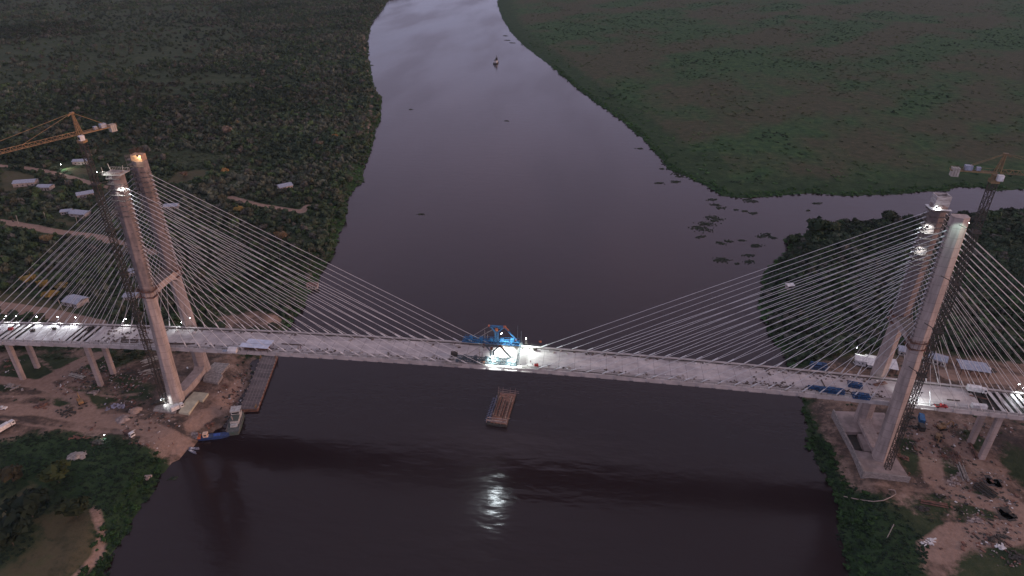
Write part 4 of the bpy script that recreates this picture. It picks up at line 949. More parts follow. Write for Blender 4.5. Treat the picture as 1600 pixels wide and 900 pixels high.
# ------------------------------------------------------------------ piles, pipes, litter
def mound(q,x,y,z,r,h):
    secs=[]; ph=[random.uniform(.75,1.25) for _ in range(16)]
    for rr,hh in ((1.,-.2),(.78,.25),(.5,.62),(.25,.88),(.06,1.)):
        secs.append([(x+math.cos(t)*r*rr*ph[i]+random.uniform(-.1,.1)*r*rr,y+math.sin(t)*r*rr*ph[i],z+h*hh*random.uniform(.92,1.08)) for i,t in enumerate(np.linspace(0,2*math.pi,16,endpoint=False))])
    q.loft(secs)
def pile(u,v,L_,n,rz,m,label,name='pipe_stack',z=None,r=.3,cat='pipe stack'):
    P=at(u,v,6 if z is None else z); z=gz(P[0],P[1]) if z is None else z
    q=MB(); c,s_=math.cos(rz),math.sin(rz)
    for k in range(n):
        off=(k-(n-1)/2)*r*2.3; zz=z+r+ (r*1.7 if k%3==1 else 0); l2=L_*random.uniform(.8,1.)/2; dr=random.uniform(-.04,.04)
        cc,ss=math.cos(rz+dr),math.sin(rz+dr); x0,y0=P[0]-s_*off,P[1]+c*off
        q.tube((x0-cc*l2,y0-ss*l2,zz),(x0+cc*l2,y0+ss*l2,zz),r,6)
    return tag(q.build(name,m),label,cat)
A=at(1495,695,6);B=at(1518,748,6); ra=math.atan2(B[1]-A[1],B[0]-A[0])
pile(1505,735,13,4,ra,conc_old,'long grey pipes lying on dirt in front of the right approach piers',r=.35)
pile(1494,715,10,5,ra,rust,'rusty pile sections beside the long grey pipes')
pile(1520,700,14,3,ra,rust,'rusty rails along the right site track')
pile(1460,785,12,4,math.atan2(0,1)-.12,rust,'dark rusty beams at the edge of the right green slope')
pile(1540,765,9,8,-1.0,darkst,'black piping stacked on the right site near the frame corner')
pile(1375,600,7,4,.4,rust,'rusty bars on deck in front of right pylon far leg',z=zs(165)+.1,r=.2)
pile(120,586,11,4,-.25,conc_pale,'pale beams on dirt below the left approach deck')
pile(70,690,1,1,0,white,'tiny white drum in the grass at the left',r=.5) if False else None
for (u,v,a,b_,rz,lab,m) in ((235,560,12,7,.8,'stack of pale stripped planks behind the left crane mast',conc_pale),(230,578,8,5,.5,'smaller pale plank heap below the striped plank stack',conc_pale),(20,602,11,5,.1,'grey slab heap on dirt at far left below the deck',conc_old),(180,633,9,6,.3,'bluish scrap heap left of the left crane foot',mat('blue scrap',(.30,.31,.40),(.12,.11,.13),.6,.8)),(208,640,10,8,.2,'pale sand heap beside the left crane foot',mat('pale sand',(.36,.27,.22),(.25,.19,.16),.6,.95,bump=.5)),(110,640,16,10,.1,'large black scrap yard heap in the middle of left site',darkst),(115,710,10,6,.4,'grey spoil heap by the green at left',conc_old),(345,655,9,6,.9,'whitish rubble heap at the left shore edge',rock),(1450,845,6,4,.3,'white sheet heap at the lower right corner dirt',white),(1555,840,11,6,.3,'dark scrap heap with pale pieces at lower right',darkst),(1350,700,5,3,.5,'dark scrap lying on the right foundation platform',darkst),(1410,712,6,3,-.6,'scrap steel on the right platform beside the crane mast',rust),(1550,750,7,6,.1,'black tarpaulin square at the right site',mat('black sheeting',(.075,.07,.068),(.045,.042,.04),.8,.7)),(1424,650,4,3,0,'dark round tank heap right of the crane mast, topmost',darkst),(1427,665,5,3,0,'dark heap right of the crane mast, second',darkst),
(1490,748,9,5,.9,'grey-brown rubble strip in front of the right piers, beside the long pipes',rock),(1478,712,7,5,.6,'brown scrap heap left of the long grey pipes',rust),(1572,802,8,5,.2,'dark scrap heap with boards below the black tarpaulin',darkst),(1530,812,8,4,-.2,'grey boards heap at the edge of the right site green',rock),(1590,868,9,6,.3,'dark heap at the lower right corner',darkst),(1565,852,5,3,.1,'pale sacks heap at the lower right corner',white),(1440,792,7,3,.1,'dark beams heap on the right slope beside the rusty beams',darkst),
(62,632,9,5,.4,'brown heap left of the black scrap yard',rust),(150,612,8,4,.2,'mixed boards heap right of the black scrap yard',rock),(192,652,7,4,.1,'grey scrap heap below the pale sand heap',rock),(150,690,9,4,.2,'dark soil heap on the left dirt edge above the green',darkst),(120,682,8,4,.2,'orange-brown heap on left dirt edge above the green',rust),(300,668,9,4,-.3,'grey rubble heap on the left shore above the boats',rock),(325,652,6,4,.5,'brown rubble heap on the left shore beside whitish rubble',rust),(225,735,5,3,.4,'pale stones heap at the waterline below the left shore',rock),(260,742,3,2,.4,'few pale stones at the waterline, lowest on the left shore',rock)):
    P=at(u,v,6); x0,y0=P[0],P[1]; z0=gz(x0,y0); q=MB(); n=int(26 if a>8 else 14)
    for k in range(n):
        dx=random.gauss(0,a*.24); dy=random.gauss(0,b_*.24); hh=max(.1,1.4-(dx*dx/(a*a)+dy*dy/(b_*b_))*7)
        c,s_=math.cos(rz),math.sin(rz)
        if 'plank' in lab: q.box((x0+dx*c-dy*s_,y0+dx*s_+dy*c,z0+.15+hh*.5*random.random()),(random.uniform(3,5.5),.4,.18),rz+random.uniform(-.15,.15))
        elif 'sand' in lab or 'spoil' in lab:
            if k<5: mound(q,x0+dx*.5,y0+dy*.5,z0,random.uniform(2.,3.6),random.uniform(.8,1.6))
        elif 'tarpaulin' in lab: q.box((x0+dx,y0+dy,z0+.2),(random.uniform(2,3.5),random.uniform(2,3),.3),rz)
        else: q.box((x0+dx*c-dy*s_,y0+dx*s_+dy*c,z0+hh*.4*random.random()),(random.uniform(.5,2.6),random.uniform(.4,1.2),random.uniform(.2,.9)),random.uniform(0,3.1),random.uniform(-.3,.3))
    nm='plank_stack' if 'plank' in lab else 'sand_heap' if 'sand' in lab else 'scrap_heap'
    tag(q.build(nm,m,smooth=('sand' in lab or 'spoil' in lab)),lab,nm.replace('_',' '))
def litter(name,m,pts,szr,zf,label=None,flat=.4):
    V=[];F=[]; q=MB()
    for x,y in pts:
        s_=random.uniform(*szr); q.box((x,y,zf(x,y)+s_*flat*.4),(s_*random.uniform(.6,2.2),s_*random.uniform(.5,1.),s_*flat),random.uniform(0,3.14),random.uniform(-.15,.15))
    o=q.build(name,m); o['kind']='stuff'; o['label']=label or name.replace('_',' '); o['category']='debris'; return o
def inpoly(poly,n,gauss=None):
    lo=poly.min(0);hi=poly.max(0); out=[]
    while len(out)<n:
        p=RNG.uniform(lo,hi,(n*4,2)); dens=vnoise(p[:,0],p[:,1],30,31,3); k=(sdf(p[:,0],p[:,1],poly)>1)&(RNG.random(len(p))<np.clip((dens-.50)*9,0.015,1)); out+=p[k].tolist()
    return out[:n]
def gz_many(pts):
    p=np.array(pts); return dict(zip([tuple(a) for a in pts],height(p[:,0],p[:,1])))
vis_dirtL=atl([(0,560),(395,562),(376,625),(350,665),(290,715),(120,680),(0,690)],5); vis_dirtR=atl([(1300,640),(1600,665),(1600,890),(1450,890),(1480,820),(1400,780)],5)
for nm,m,n,sz,lab in (('pale_debris',rock,620,(.2,.8),'scattered pale rubble and boards on the building site'),('dark_debris',darkst,420,(.3,1.2),'scattered dark scrap on the building site'),('rusty_debris',rust,420,(.3,1.3),'scattered rusty bars and timber on the building site'),('white_debris',white,120,(.3,.8),'scattered white bags and drums on the building site')):
    pts=[tuple(p) for p in inpoly(vis_dirtL,n//2)+inpoly(vis_dirtR,n//2)]; hz=gz_many(pts)
    litter(nm,m,pts,sz,lambda x,y:hz[(x,y)],lab)
# deck clutter along the kerbs
def deckpts(n,xr,bias=True):
    out=[]
    for _ in range(n):
        x=random.uniform(*xr); y=random.choice((-1,1,-1))*(7.6-abs(random.gauss(0,1.6 if bias else 4)))
        out.append((x,y))
    return out
dm=mat('dark timber',(.13,.09,.075),(.05,.04,.035),.9,.85)
litter('deck_timber',dm,deckpts(240,(-200,170))+deckpts(110,(110,170))+deckpts(60,(112,172),False)+deckpts(150,(-218,-182),False),(.25,1.),lambda x,y:zs(x)+.02,'dark timber and bars lying along the deck kerbs')
litter('deck_steel',conc_old,deckpts(150,(-200,170))+deckpts(80,(100,170)),(.3,1.),lambda x,y:zs(x)+.02,'grey fittings lying along the deck kerbs')
litter('deck_sacks',white,deckpts(45,(-210,205)),(.3,.8),lambda x,y:zs(x)+.02,'small white sacks and buckets on the deck')
def deckthing(u,v,mb_fn,name,label,cat,m):
    P=at(u,v,zs(at(u,v,39)[0])); q=MB(); mb_fn(q,P[0],P[1],zs(P[0])+.03); return tag(q.build(name,m),label,cat)
for (u0,v0,u1,v1,lab,m) in ((440,537,476,540,'long dark pipe lying on the left deck right of the shelter',dm),(264,536,305,538,'long dark bars on deck just right of left pylon near leg',dm),(190,530,236,532,'long dark bars on deck left of the left pylon, the upper',dm),(189,534,214,535,'short dark bars on deck left of the left pylon, the lower',dm),(1283,593,1290,606,'single dark bar lying across the right deck',dm),(850,574,1010,590,'very long black hose along near kerb right of midspan',darkst),(690,566,722,571,'grey bars along near kerb left of the traveler',conc_old),(1515,617,1545,623,'long beam on deck beside white truck',rust),(1480,624,1500,625,'dark rails on the right deck above the red pickup',dm)):
    za=zs(at(u0,v0,39)[0])+.25; a=at(u0,v0,za); b_=at(u1,v1,za); zb=zs(b_[0])+.25
    q=MB(); q.beam((a[0],a[1],zs(a[0])+.25),(b_[0],b_[1],zb),.4 if 'hose' not in lab else .2)
    if 'bars' in lab: q.beam((a[0]+1,a[1]-.7,zs(a[0])+.25),(b_[0]-2,b_[1]-.6,zb),.35)
    tag(q.build('steel_bar',m),lab,'bar')
for (u,v,lab,m,s_) in ((1298,543,'',None,0),(844,535,'orange winch drum at the far edge right of the traveler',orange,1.0),(836,547,'dark cabinet on deck right of the lit midspan',darkst,1.4),(838,572,'red toolbox by near kerb right of midspan',redp,1.5),(17,514,'red machine on the left approach deck',redp,1.8),(51,517,'black compressor on left approach deck, the left one',darkst,1.7),(85,514,'black compressor on left approach deck, the right one',darkst,1.5),(755,568,'orange toolbox at near kerb under the traveler',orange,1.4),(335,521,'',None,0),(303,520,'white sack pile on deck before the left far leg',white,1.2),(1345,603,'white bucket pile near blue trusses',white,.8),(710,556,'black generator beside the near traveler frame',darkst,2.6)):
    if not lab: continue
    z=zs(at(u,v,39)[0]); P=at(u,v,z); zz=zs(P[0])+.03
    t=thing('site_machine' if m in (darkst,orange,redp) else 'sack_pile',lab,'machine' if m in (darkst,orange,redp) else 'sacks',(P[0],P[1],zz))
    b_=MB().box((P[0],P[1],zz+s_*.42),(s_*1.3,s_*.8,s_*.8),.2).build('casing',m,t); bevel(b_,.12,2)
    MB().tube((P[0]+s_*.3,P[1],zz+s_*.8),(P[0]+s_*.3,P[1],zz+s_*1.15),s_*.1).box((P[0]-s_*.3,P[1],zz+s_*.87),(s_*.3,s_*.4,s_*.1)).build('lid',dm,t)
    q=MB(); q.tube((P[0]-s_*.4,P[1]-s_*.5,zz+.2),(P[0]-s_*.4,P[1]+s_*.5,zz+.2),.22,8); q.build('wheel',rubber,t)
# the wind-broken wire-like pale hose on the right green slope
q=MB(); pts=[(1322,765),(1338,772),(1352,778),(1365,782),(1380,782),(1392,777),(1400,772),(1398,766),(1388,765)]
W3=[at(u,v,5.2) for u,v in pts]; W3=[Vector((p[0],p[1],gz(p[0],p[1])+.3)) for p in W3]
for a,b_ in zip(W3[:-1],W3[1:]): q.tube(a,b_,.22,6)
tag(q.build('hose',mat('pale hose',(.36,.29,.25),None,1,.8)),'pale pipe curving over the grass below the right platform','hose')
# utility poles on the left
for i,(u,v,lab) in enumerate(((29,350,'leaning pale pole above the second left road'),(72,345,'pale pole at the bend of the second left road'),(98,485,'pale pole by the lawn behind left deck'),(121,350,'thin pale pole just right of the road bend'),(1386,840,'short bent pale pole in the lower right grass'))):
    P=at(u,v,5); z=gz(P[0],P[1]); t=thing('utility_pole',lab,'pole',(P[0],P[1],z)); l_=random.uniform(-.8,.8)
    MB().tube((P[0],P[1],z-.5),(P[0]+l_,P[1],z+8),.16,6).build('shaft',conc_pale,t); MB().beam((P[0]+l_-.9,P[1],z+7.3),(P[0]+l_+.9,P[1],z+7.3),.14).build('crossarm',bark,t)

# ------------------------------------------------------------------ people
def person_mesh():
    V=[(0,0,.95),(0,0,1.2),(0,0,1.42),(0,0,1.56),(0,0,1.70),(-.1,0,.9),(-.12,.03,.5),(-.13,0,.06),(.1,0,.9),(.13,.08,.5),(.15,-.05,.06),(-.2,0,1.4),(-.26,.03,1.15),(-.24,.14,.92),(.2,0,1.4),(.27,.03,1.15),(.26,.14,.92),(-.13,.12,.03),(.15,.08,.03)]
    E_=[(0,1),(1,2),(2,3),(3,4),(0,5),(5,6),(6,7),(0,8),(8,9),(9,10),(2,11),(11,12),(12,13),(2,14),(14,15),(15,16),(7,17),(10,18)]
    R_=[.15,.16,.15,.06,.11,.10,.07,.05,.10,.07,.05,.07,.05,.035,.07,.05,.035,.04,.04]
    me=bpy.data.meshes.new('person'); me.from_pydata(V,E_,[]); o=bpy.data.objects.new('person_source',me); COL.objects.link(o)
    m=o.modifiers.new('s','SKIN'); 
    for v,r in zip(me.skin_vertices[0].data if me.skin_vertices else [],R_): v.radius=(r,r)
    return o
def people():
    o=person_mesh()
    if not o.data.skin_vertices:
        with bpy.context.temp_override(object=o,active_object=o,selected_objects=[o]):
            pass
        bm=bmesh.new(); bm.from_mesh(o.data); ly=bm.verts.layers.skin.verify()
        R_=[.15,.16,.15,.06,.11,.10,.07,.05,.10,.07,.05,.07,.05,.035,.07,.05,.035,.04,.04]
        bm.verts.ensure_lookup_table()
        for v,r in zip(bm.verts,R_): v[ly].radius=(r,r); v[ly].use_root=(v.index==0)
        bm.to_mesh(o.data); bm.free()
    s_=o.modifiers.new('sub','SUBSURF'); s_.levels=1; s_.render_levels=1
    dg=bpy.context.evaluated_depsgraph_get(); ev=o.evaluated_get(dg); me=bpy.data.meshes.new_from_object(ev); bpy.data.objects.remove(o)
    me.materials.clear(); me.materials.append(skinm)
    helm=MB().tube((0,0,1.70),(0,0,1.86),.16,8,r2=.6); hm=bpy.data.meshes.new('helmet'); hm.from_pydata(helm.v,[],helm.f); hm.materials.append(yellow)
    spots=[(829,568,39.9,'person in dark work clothes standing near the kerb right of midspan'),(795,545,40,'person in work clothes on the bright deck right of the traveler'),(776,541,40,'person on the bright deck beside the far traveler frame'),(94,533,34,'person standing near the kerb of the left approach deck'),(228,521,37,'person on the deck left of the left pylon crane'),(470,545,39,'person on the left deck between shelter and midspan'),(650,541,40,'person on the grey deck left of the traveler'),(300,718-2,5,'')]
    for u,v,z,lab in spots:
        if not lab: continue
        P=at(u,v,z); zz=zs(P[0])+.02; P=at(u,v,zz)
        b=bpy.data.objects.new('person',me); COL.objects.link(b); b.location=(P[0],P[1],zz); b.rotation_euler=(0,0,random.uniform(0,6)); tag(b,lab,'person')
        h=bpy.data.objects.new('helmet',hm); COL.objects.link(h); h.parent=b
    for u,v,lab in ((249,687,'person walking on the left shore dirt, the left one'),(269,690,'person walking on the left shore dirt, the right one')):
        P=at(u,v,5); z=gz(P[0],P[1]); b=bpy.data.objects.new('person',me); COL.objects.link(b); b.location=(P[0],P[1],z); tag(b,lab,'person'); h=bpy.data.objects.new('helmet',hm); COL.objects.link(h); h.parent=b
people()

# ------------------------------------------------------------------ vegetation
def ico(sub=1):
    bm=bmesh.new(); bmesh.ops.create_icosphere(bm,subdivisions=sub,radius=1); V=np.array([v.co[:] for v in bm.verts]); F=np.array([[v.index for v in f_.verts] for f_ in bm.faces]); bm.free(); return V,F
I1V,I1F=ico(1); I2V,I2F=ico(2)
def crown_proto(seed,nq=90,core=2,qs=.17,flat=.8):
    """unit crown (radius about 1, base at z 0): lumpy lobes + many leaf clump triangles. returns V,F(tris),shade"""
    r=np.random.default_rng(seed); V=[];F=[];S=[]; off=0
    lobes=[(np.zeros(3)+[0,0,.85*flat],.72)]+[(np.array([math.cos(a)*d,math.sin(a)*d,z]),s_) for a,d,z,s_ in zip(r.uniform(0,6.28,5),r.uniform(.3,.62,5),r.uniform(.45,1.2,5)*flat,r.uniform(.3,.5,5))]
    for c,s_ in lobes[:core*3]:
        v=I1V*s_*(.60+.55*r.random((len(I1V),1)))*[1,1,flat]+c; V.append(v);F.append(I1F+off);off+=len(v);S.append(np.full(len(v),r.uniform(.85,1.05)))
    for k in range(nq):
        c,s_=lobes[r.integers(len(lobes))]; d=r.normal(size=3); d/=np.linalg.norm(d); d[2]=abs(d[2])*.9-.15
        p=c+d*s_*r.uniform(.8,1.18)*[1,1,flat]; a=r.normal(size=3);a/=np.linalg.norm(a); b=np.cross(a,d+r.normal(size=3)*.4); b/=np.linalg.norm(b)+1e-9
        q=qs*r.uniform(.6,1.5); v=np.array([p-a*q-b*q*.6,p+a*q*1.1,p+b*q*1.2]); V.append(v);F.append(np.array([[0,1,2]])+off);off+=3;S.append(np.full(3,r.uniform(.8,1.35)))
    return np.vstack(V),np.vstack(F),np.concatenate(S)
PAL=np.array([(.045,.067,.038),(.056,.072,.046),(.037,.058,.035),(.078,.090,.066),(.062,.066,.044),(.045,.074,.033)])
PROT_HI=[crown_proto(s_,150,2,.15) for s_ in range(6)]
PROT_LO=[crown_proto(50+s_,64,1,.27) for s_ in range(6)]
PROT_XL=[crown_proto(80+s_,24,1,.36) for s_ in range(4)]
def stamp(name,pts,zz,rad_,hgt,cols,prots,label,cat):
    Vs=[];Fs=[];Cs=[];off=0; kind=RNG.integers(0,len(prots),len(pts)); rot=RNG.uniform(0,6.28,len(pts))
    for k,(V,F,S) in enumerate(prots):
        idx=np.where(kind==k)[0]
        if not len(idx): continue
        c,s_=np.cos(rot[idx])[:,None],np.sin(rot[idx])[:,None]
        x=(V[:,0]*c-V[:,1]*s_)*rad_[idx][:,None]+pts[idx,0][:,None]; y=(V[:,0]*s_+V[:,1]*c)*rad_[idx][:,None]+pts[idx,1][:,None]
        z=V[:,2][None]*(hgt[idx][:,None]/1.6)+zz[idx][:,None]
        Vs.append(np.stack([x,y,z],-1).reshape(-1,3)); n=len(V)
        Fs.append((F[None]+(np.arange(len(idx))*n)[:,None,None]).reshape(-1,3)+off); off+=n*len(idx)
        Cs.append((cols[idx][:,None,:]*S[None,:,None]).reshape(-1,3))
    o=mesh_np(name,np.vstack(Vs),np.vstack(Fs),leaf,{'tint':np.clip(np.vstack(Cs),0,1)}); o['kind']='stuff'; o['label']=label; o['category']=cat; return o
def projuv(x,y,z):
    P=np.stack([x,y,np.broadcast_to(z,x.shape)],-1)-CAM; d=P@CF; return 800+FPX*(P@CR)/d,450-FPX*(P@CU)/d,d
hpos=np.array([at(h[0],h[1],7)[:2] for h in hs[:-1]]+[at(1520,575,8)[:2],at(1350,563,7)[:2],at(1377,568,7)[:2],at(1415,548,7)[:2],at(95,258,6)[:2],at(110,268,6)[:2]])
lawn=atl([(85,255),(160,255),(165,278),(85,278)],5)
def pts_ok(p,marg=5.):
    ok=roadfield(p[:,0],p[:,1])<-2.0; ok&=dirtfield(p[:,0],p[:,1])<-2; ok&=clearfield(p[:,0],p[:,1])<0; ok&=sdf(p[:,0],p[:,1],lawn)<0
    for h in hpos: ok&=np.hypot(p[:,0]-h[0],p[:,1]-h[1])>11
    ok&=~((np.abs(p[:,1])<16)&(np.abs(p[:,0])>100))
    return ok
def cand(n,xr,yr): return np.stack([RNG.uniform(*xr,n),RNG.uniform(*yr,n)],1)
# left wood
p=cand(230000,(-1900,-90),(14,2300)); u,v,dd=projuv(p[:,0],p[:,1],6.); k=(u>-60)&(u<640)&(v>-40)&(v<560); p=p[k];v=v[k];u=u[k];dd=dd[k]
sdl=sdf(p[:,0],p[:,1],LEFT); den=vnoise(p[:,0],p[:,1],90,41,4); fld=vnoise(p[:,0]*.45+p[:,1]*.9,p[:,1]*.45-p[:,0]*.9,160,43,3)
prob=np.clip((den-.22)*5,.15,1)*np.clip(1.6-dd/2600,.4,1); prob*=np.where((v<130)&(u<330+v),np.where(fld>.58,.6,.10),1.); prob*=np.where((v>230)&(v<262)&(u>150)&(u<330),.25,1)
k=(sdl>3)&(RNG.random(len(p))<prob)&pts_ok(p); p=p[k];dd=dd[k];v=v[k];u=u[k];sdl=sdl[k]
# thin out: hash grid minimum spacing
def thin(p,s_):
    key=np.floor(p/s_).astype(np.int64); _,i=np.unique(key[:,0]*100003+key[:,1],return_index=True); return np.sort(i)
cell=np.where(dd<700,5.0,6.6); i1=thin(p[dd<700],3.7); i2=thin(p[dd>=700],5.4)
a_=np.where(dd<700)[0][i1]; b_=np.where(dd>=700)[0][i2]
def colours(p,extra=None):
    t=vnoise(p[:,0],p[:,1],60,51,3)+RNG.normal(0,.13,len(p)); idx=np.clip(((t-.25)*10).astype(int),0,5); c=PAL[np.array([2,0,5,1,4,3])[idx]]*RNG.uniform(.7,1.35,(len(p),1))*(.50+.55*vnoise(p[:,0],p[:,1],150,52,3)+.45*bands(p[:,0],p[:,1]))[:,None]; 
    pale=RNG.random(len(p))<.06; c[pale]=np.array([.090,.088,.074])*RNG.uniform(.8,1.2,(pale.sum(),1)); return c
near=a_; pn=p[near]; dn=dd[near]; sn=sdl[near]
order=np.argsort(dn); NI=165
ind_left=pn[order[:NI]]; restn=pn[order[NI:]]
def sizes(n,lo=1.6,hi=4.0): r=lo+(hi-lo)*RNG.random(n)**1.6; return r,r*RNG.uniform(1.4,2.6,n)
print('near wood',len(restn),'far',len(b_)); r_,h_=sizes(len(restn)); stamp('woodland',restn,height(restn[:,0],restn[:,1])-.4,r_,h_,colours(restn),PROT_LO,'dense dusky woodland of small trees covering the left bank','woodland')
pf=p[b_]; r_,h_=sizes(len(pf),2.2,4.8); stamp('far_woodland',pf,height(pf[:,0],pf[:,1])-.4,r_,h_*.85,colours(pf)*.85,PROT_XL,'distant dark woodland fading towards the top left','woodland')
# right bank thicket
p=cand(50000,(80,900),(14,420)); u,v,dd=projuv(p[:,0],p[:,1],6.); k=(u<1700)&(v>325)&(v<600); p=p[k];dd=dd[k]
sdl=sdf(p[:,0],p[:,1],RNEAR); den=vnoise(p[:,0],p[:,1],55,44,4); k=(sdl>3)&(RNG.random(len(p))<np.clip((den-.33)*5,.1,1))&pts_ok(p); p=p[k];dd=dd[k]; i1=thin(p,3.7); p=p[i1];dd=dd[i1]
order=np.argsort(dd); ind_right=p[order[:120]]; rr=p[order[120:]]
r_,h_=sizes(len(rr),2.4,4.8); stamp('thicket',rr,height(rr[:,0],rr[:,1])-.4,r_,h_*.8,colours(rr)*.8,PROT_LO,'dark thicket of low trees behind the right pylon','thicket')
# individual trees: prototypes then copies
TP=[]
for k in range(8):
    V,F,S=PROT_HI[k%6]; c=PAL[k%6]*(.9 if k<6 else 1.25)
    R0=3.8; t=thing('tree','x','tree',(0,0,-500)); o=mesh_np('crown',V*np.array([R0,R0,R0*1.05])+[0,0,1.6],F,leaf,{'tint':np.clip(c[None]*S[:,None],0,1)}); o.parent=t
    q=MB(); q.tube((0,0,-.5),(.1,0,3.2),.28,6,r2=.6)
    for a in (0,2.1,4.2): q.tube((.1,0,2.6),(math.cos(a)*1.9,math.sin(a)*1.9,5.0),.16,5,r2=.4)
    put(q,'trunk',bark,t); TP.append(t)
first=[True]*8
def place_tree(k,x,y,z,s_,label,group):
    if first[k]:
        t=TP[k]; first[k]=False; t.location=(x,y,z); t.rotation_euler=(0,0,random.uniform(0,6)); t.scale=(s_,)*3; t['label']=label
        if group: t['group']=group
        return t
    return dup(TP[k],(x,y,z),random.uniform(0,6),s_,label,group)
TL={0:'dark olive tree in the wood behind the left deck',1:'grey-green tree in the wood behind the left deck',2:'blackish green tree in the wood behind the left deck',3:'pale greyish tree in the wood behind the left deck',4:'brownish tree in the wood behind the left deck',5:'fresh green tree in the wood behind the left deck',6:'lighter olive tree in the wood behind the left deck',7:'light grey-green tree in the wood behind the left deck'}
zl_=height(ind_left[:,0],ind_left[:,1]); zr_=height(ind_right[:,0],ind_right[:,1])
def wood_label(k,s_,x,y):
    size='tall ' if s_>1.08 else 'small ' if s_<.8 else ''
    if x<-175: wh='left of the left pylon' if y<110 else 'behind the roads at left'
    else: wh='between left pylon and river' if x<-140 else 'at the left river edge'
    dp=', close behind the deck' if y<60 else ', well back from the deck' if y>110 else ''
    return size+TL[k].split(' in the')[0]+' '+wh+dp
for i,(x,y) in enumerate(ind_left):
    k=i%8; s_=random.uniform(.65,1.25); t=place_tree(k,float(x),float(y),float(zl_[i]),s_,wood_label(k,s_,x,y),None)
    t['group']='trees of the wood behind the left deck'
for i,(x,y) in enumerate(ind_right):
    k=(i*3)%8; s_=random.uniform(.55,1.05)
    wh='left of the right pylon' if x<175 else 'right of the right pylon'
    t=place_tree(k,float(x),float(y),float(zr_[i]),s_,('tall ' if s_>.9 else 'small ' if s_<.68 else '')+TL[k].split(' in the')[0]+' '+wh+(', close behind the deck' if y<60 else ', well back from the deck' if y>95 else ''),None); t['group']='trees of the thicket behind the right pylon'
def special(u,v,R_,Hf,col,label,kind='tree',zc=6.,seed=1,group=None):
    P=at(u,v,zc); x,y=P[0],P[1]; z=gz(x,y); V,F,S=PROT_HI[seed%6]
    t=thing(kind,label,kind,(x,y,z),group); o=mesh_np('crown' if kind=='tree' else 'foliage',V*np.array([R_,R_,R_*Hf])+[0,0,R_*.25 if kind=='tree' else -.3],F,leaf,{'tint':np.clip(np.array(col)[None]*S[:,None],0,1)}); o.parent=t
    q=MB(); q.tube((0,0,-.5),(.1,0,R_*.8),.3,6,r2=.6)
    for a in (1,3.1,5.2): q.tube((.1,0,R_*.5),(math.cos(a)*R_*.5,math.sin(a)*R_*.5,R_*1.1),.15,5,r2=.4)
    put(q,'trunk',bark,t)
yel=(.20,.145,.045); orn=(.30,.16,.05)
for k,(u,v,R_,c,lab) in enumerate(((47,443,5.5,yel,'yellowish tree behind the left cables, leftmost of four'),(70,450,5,yel,'orange-yellow tree behind the left cables, second of four'),(98,452,4.5,(.13,.11,.05),'dull yellow tree behind left cables, third of four'),(80,466,5,yel,'yellow tree nearest the left deck, lowest of four'),(75,378,5,(.14,.11,.06),'olive-tan tree beside the second left road'),(352,272,4.5,(.24,.14,.05),'bright orange-yellow tree in the left wood above the track'),(288,275,4,(.12,.085,.06),'rusty brown tree right of the left pylon head'),(524,216,4.2,(.22,.13,.05),'small orange tree in the wood near the left shore'),(372,195,4.5,(.15,.12,.06),'yellow tree in the left wood, upper middle'),(374,331,4.5,yel,'yellow tree just below the shore track'),(262,405,4,(.15,.11,.06),'rusty orange tree behind the left pylon crossbeam'),(355,210,7,(.14,.11,.085),'pale tan tree in the left wood below the yellow one'),(500,228,4.5,(.12,.10,.07),'tan tree near the small orange tree'),(440,375,6,(.13,.09,.05),'tan shrubby tree below the shore track near the water'),
  (92,752,7.5,(.030,.042,.016),'round olive tree on the grass at lower left'),(50,805,9.5,(.012,.020,.012),'large nearly black tree at lower left'),(120,805,7,(.020,.028,.013),'dark tree inside the curved track at lower left'),(20,850,9,(.012,.02,.012),'black-green tree at the lower left corner'),(20,750,6,(.04,.036,.02),'brownish bush at the left edge'),(1275,362,11,(.020,.034,.016),'big dark round tree at the tip of the right bank'),(1388,344,8,(.022,.03,.016),'round dark tree at the far shore left of the right pylon'),(1301,363,7,(.03,.042,.02),'dark tree next to the big round one at right bank'),(1578,329,5,(.02,.026,.016),'small dark tree alone on the far right shore'),(1240,372,5,(.03,.045,.02),'low green bush on the spit of the right bank'))):
    special(u,v,R_,.95,c,lab,seed=k)
# shrubs around the foreground grass and site edges
def scatter_stuff(name,n,xr,yr,cond,rlo,rhi,hf,colf,prots,label,cat):
    p=cand(n,xr,yr); z=height(p[:,0],p[:,1]); k=cond(p)&(z>.05); p=p[k]; z=z[k]
    r=RNG.uniform(rlo,rhi,len(p)); return stamp(name,p,z-.15,r,r*hf*RNG.uniform(.7,1.3,len(p)),colf(p),prots,label,cat)
def green(p,base=(.034,.060,.024),var=.3): 
    n=vnoise(p[:,0],p[:,1],18,61,3)[:,None]; return np.array(base)[None]*(.55+.9*n)*RNG.uniform(1-var,1+var,(len(p),1))
# low marsh growth on the far right bank
def c1(p):
    s_=sdf(p[:,0],p[:,1],RFAR); u,v,d=projuv(p[:,0],p[:,1],1.); den=vnoise(p[:,0],p[:,1],70,71,4)
    return (s_>0)&(u>700)&(u<1680)&(v>-30)&(RNG.random(len(p))<np.clip((den-.35)*4,.12,1)*np.clip(1.25-d/2400,.15,1))
def marshcol(p):
    s_=sdf(p[:,0],p[:,1],RFAR); B_=bands(p[:,0],p[:,1])[:,None]; g=green(p,(.036,.082,.028),.3)*(.75+.5*B_); b=green(p,(.062,.074,.036),.3)*(.5+.7*B_); t=np.clip(((s_-15)/90)[:,None],0,1)*np.clip(B_*1.5-.1,0,1); return g*(1-t)+b*t
scatter_stuff('marsh_growth',34000,(-140,1700),(290,2300),c1,1.2,3.2,.55,marshcol,PROT_XL,'low marsh growth covering the far right bank','marsh growth')
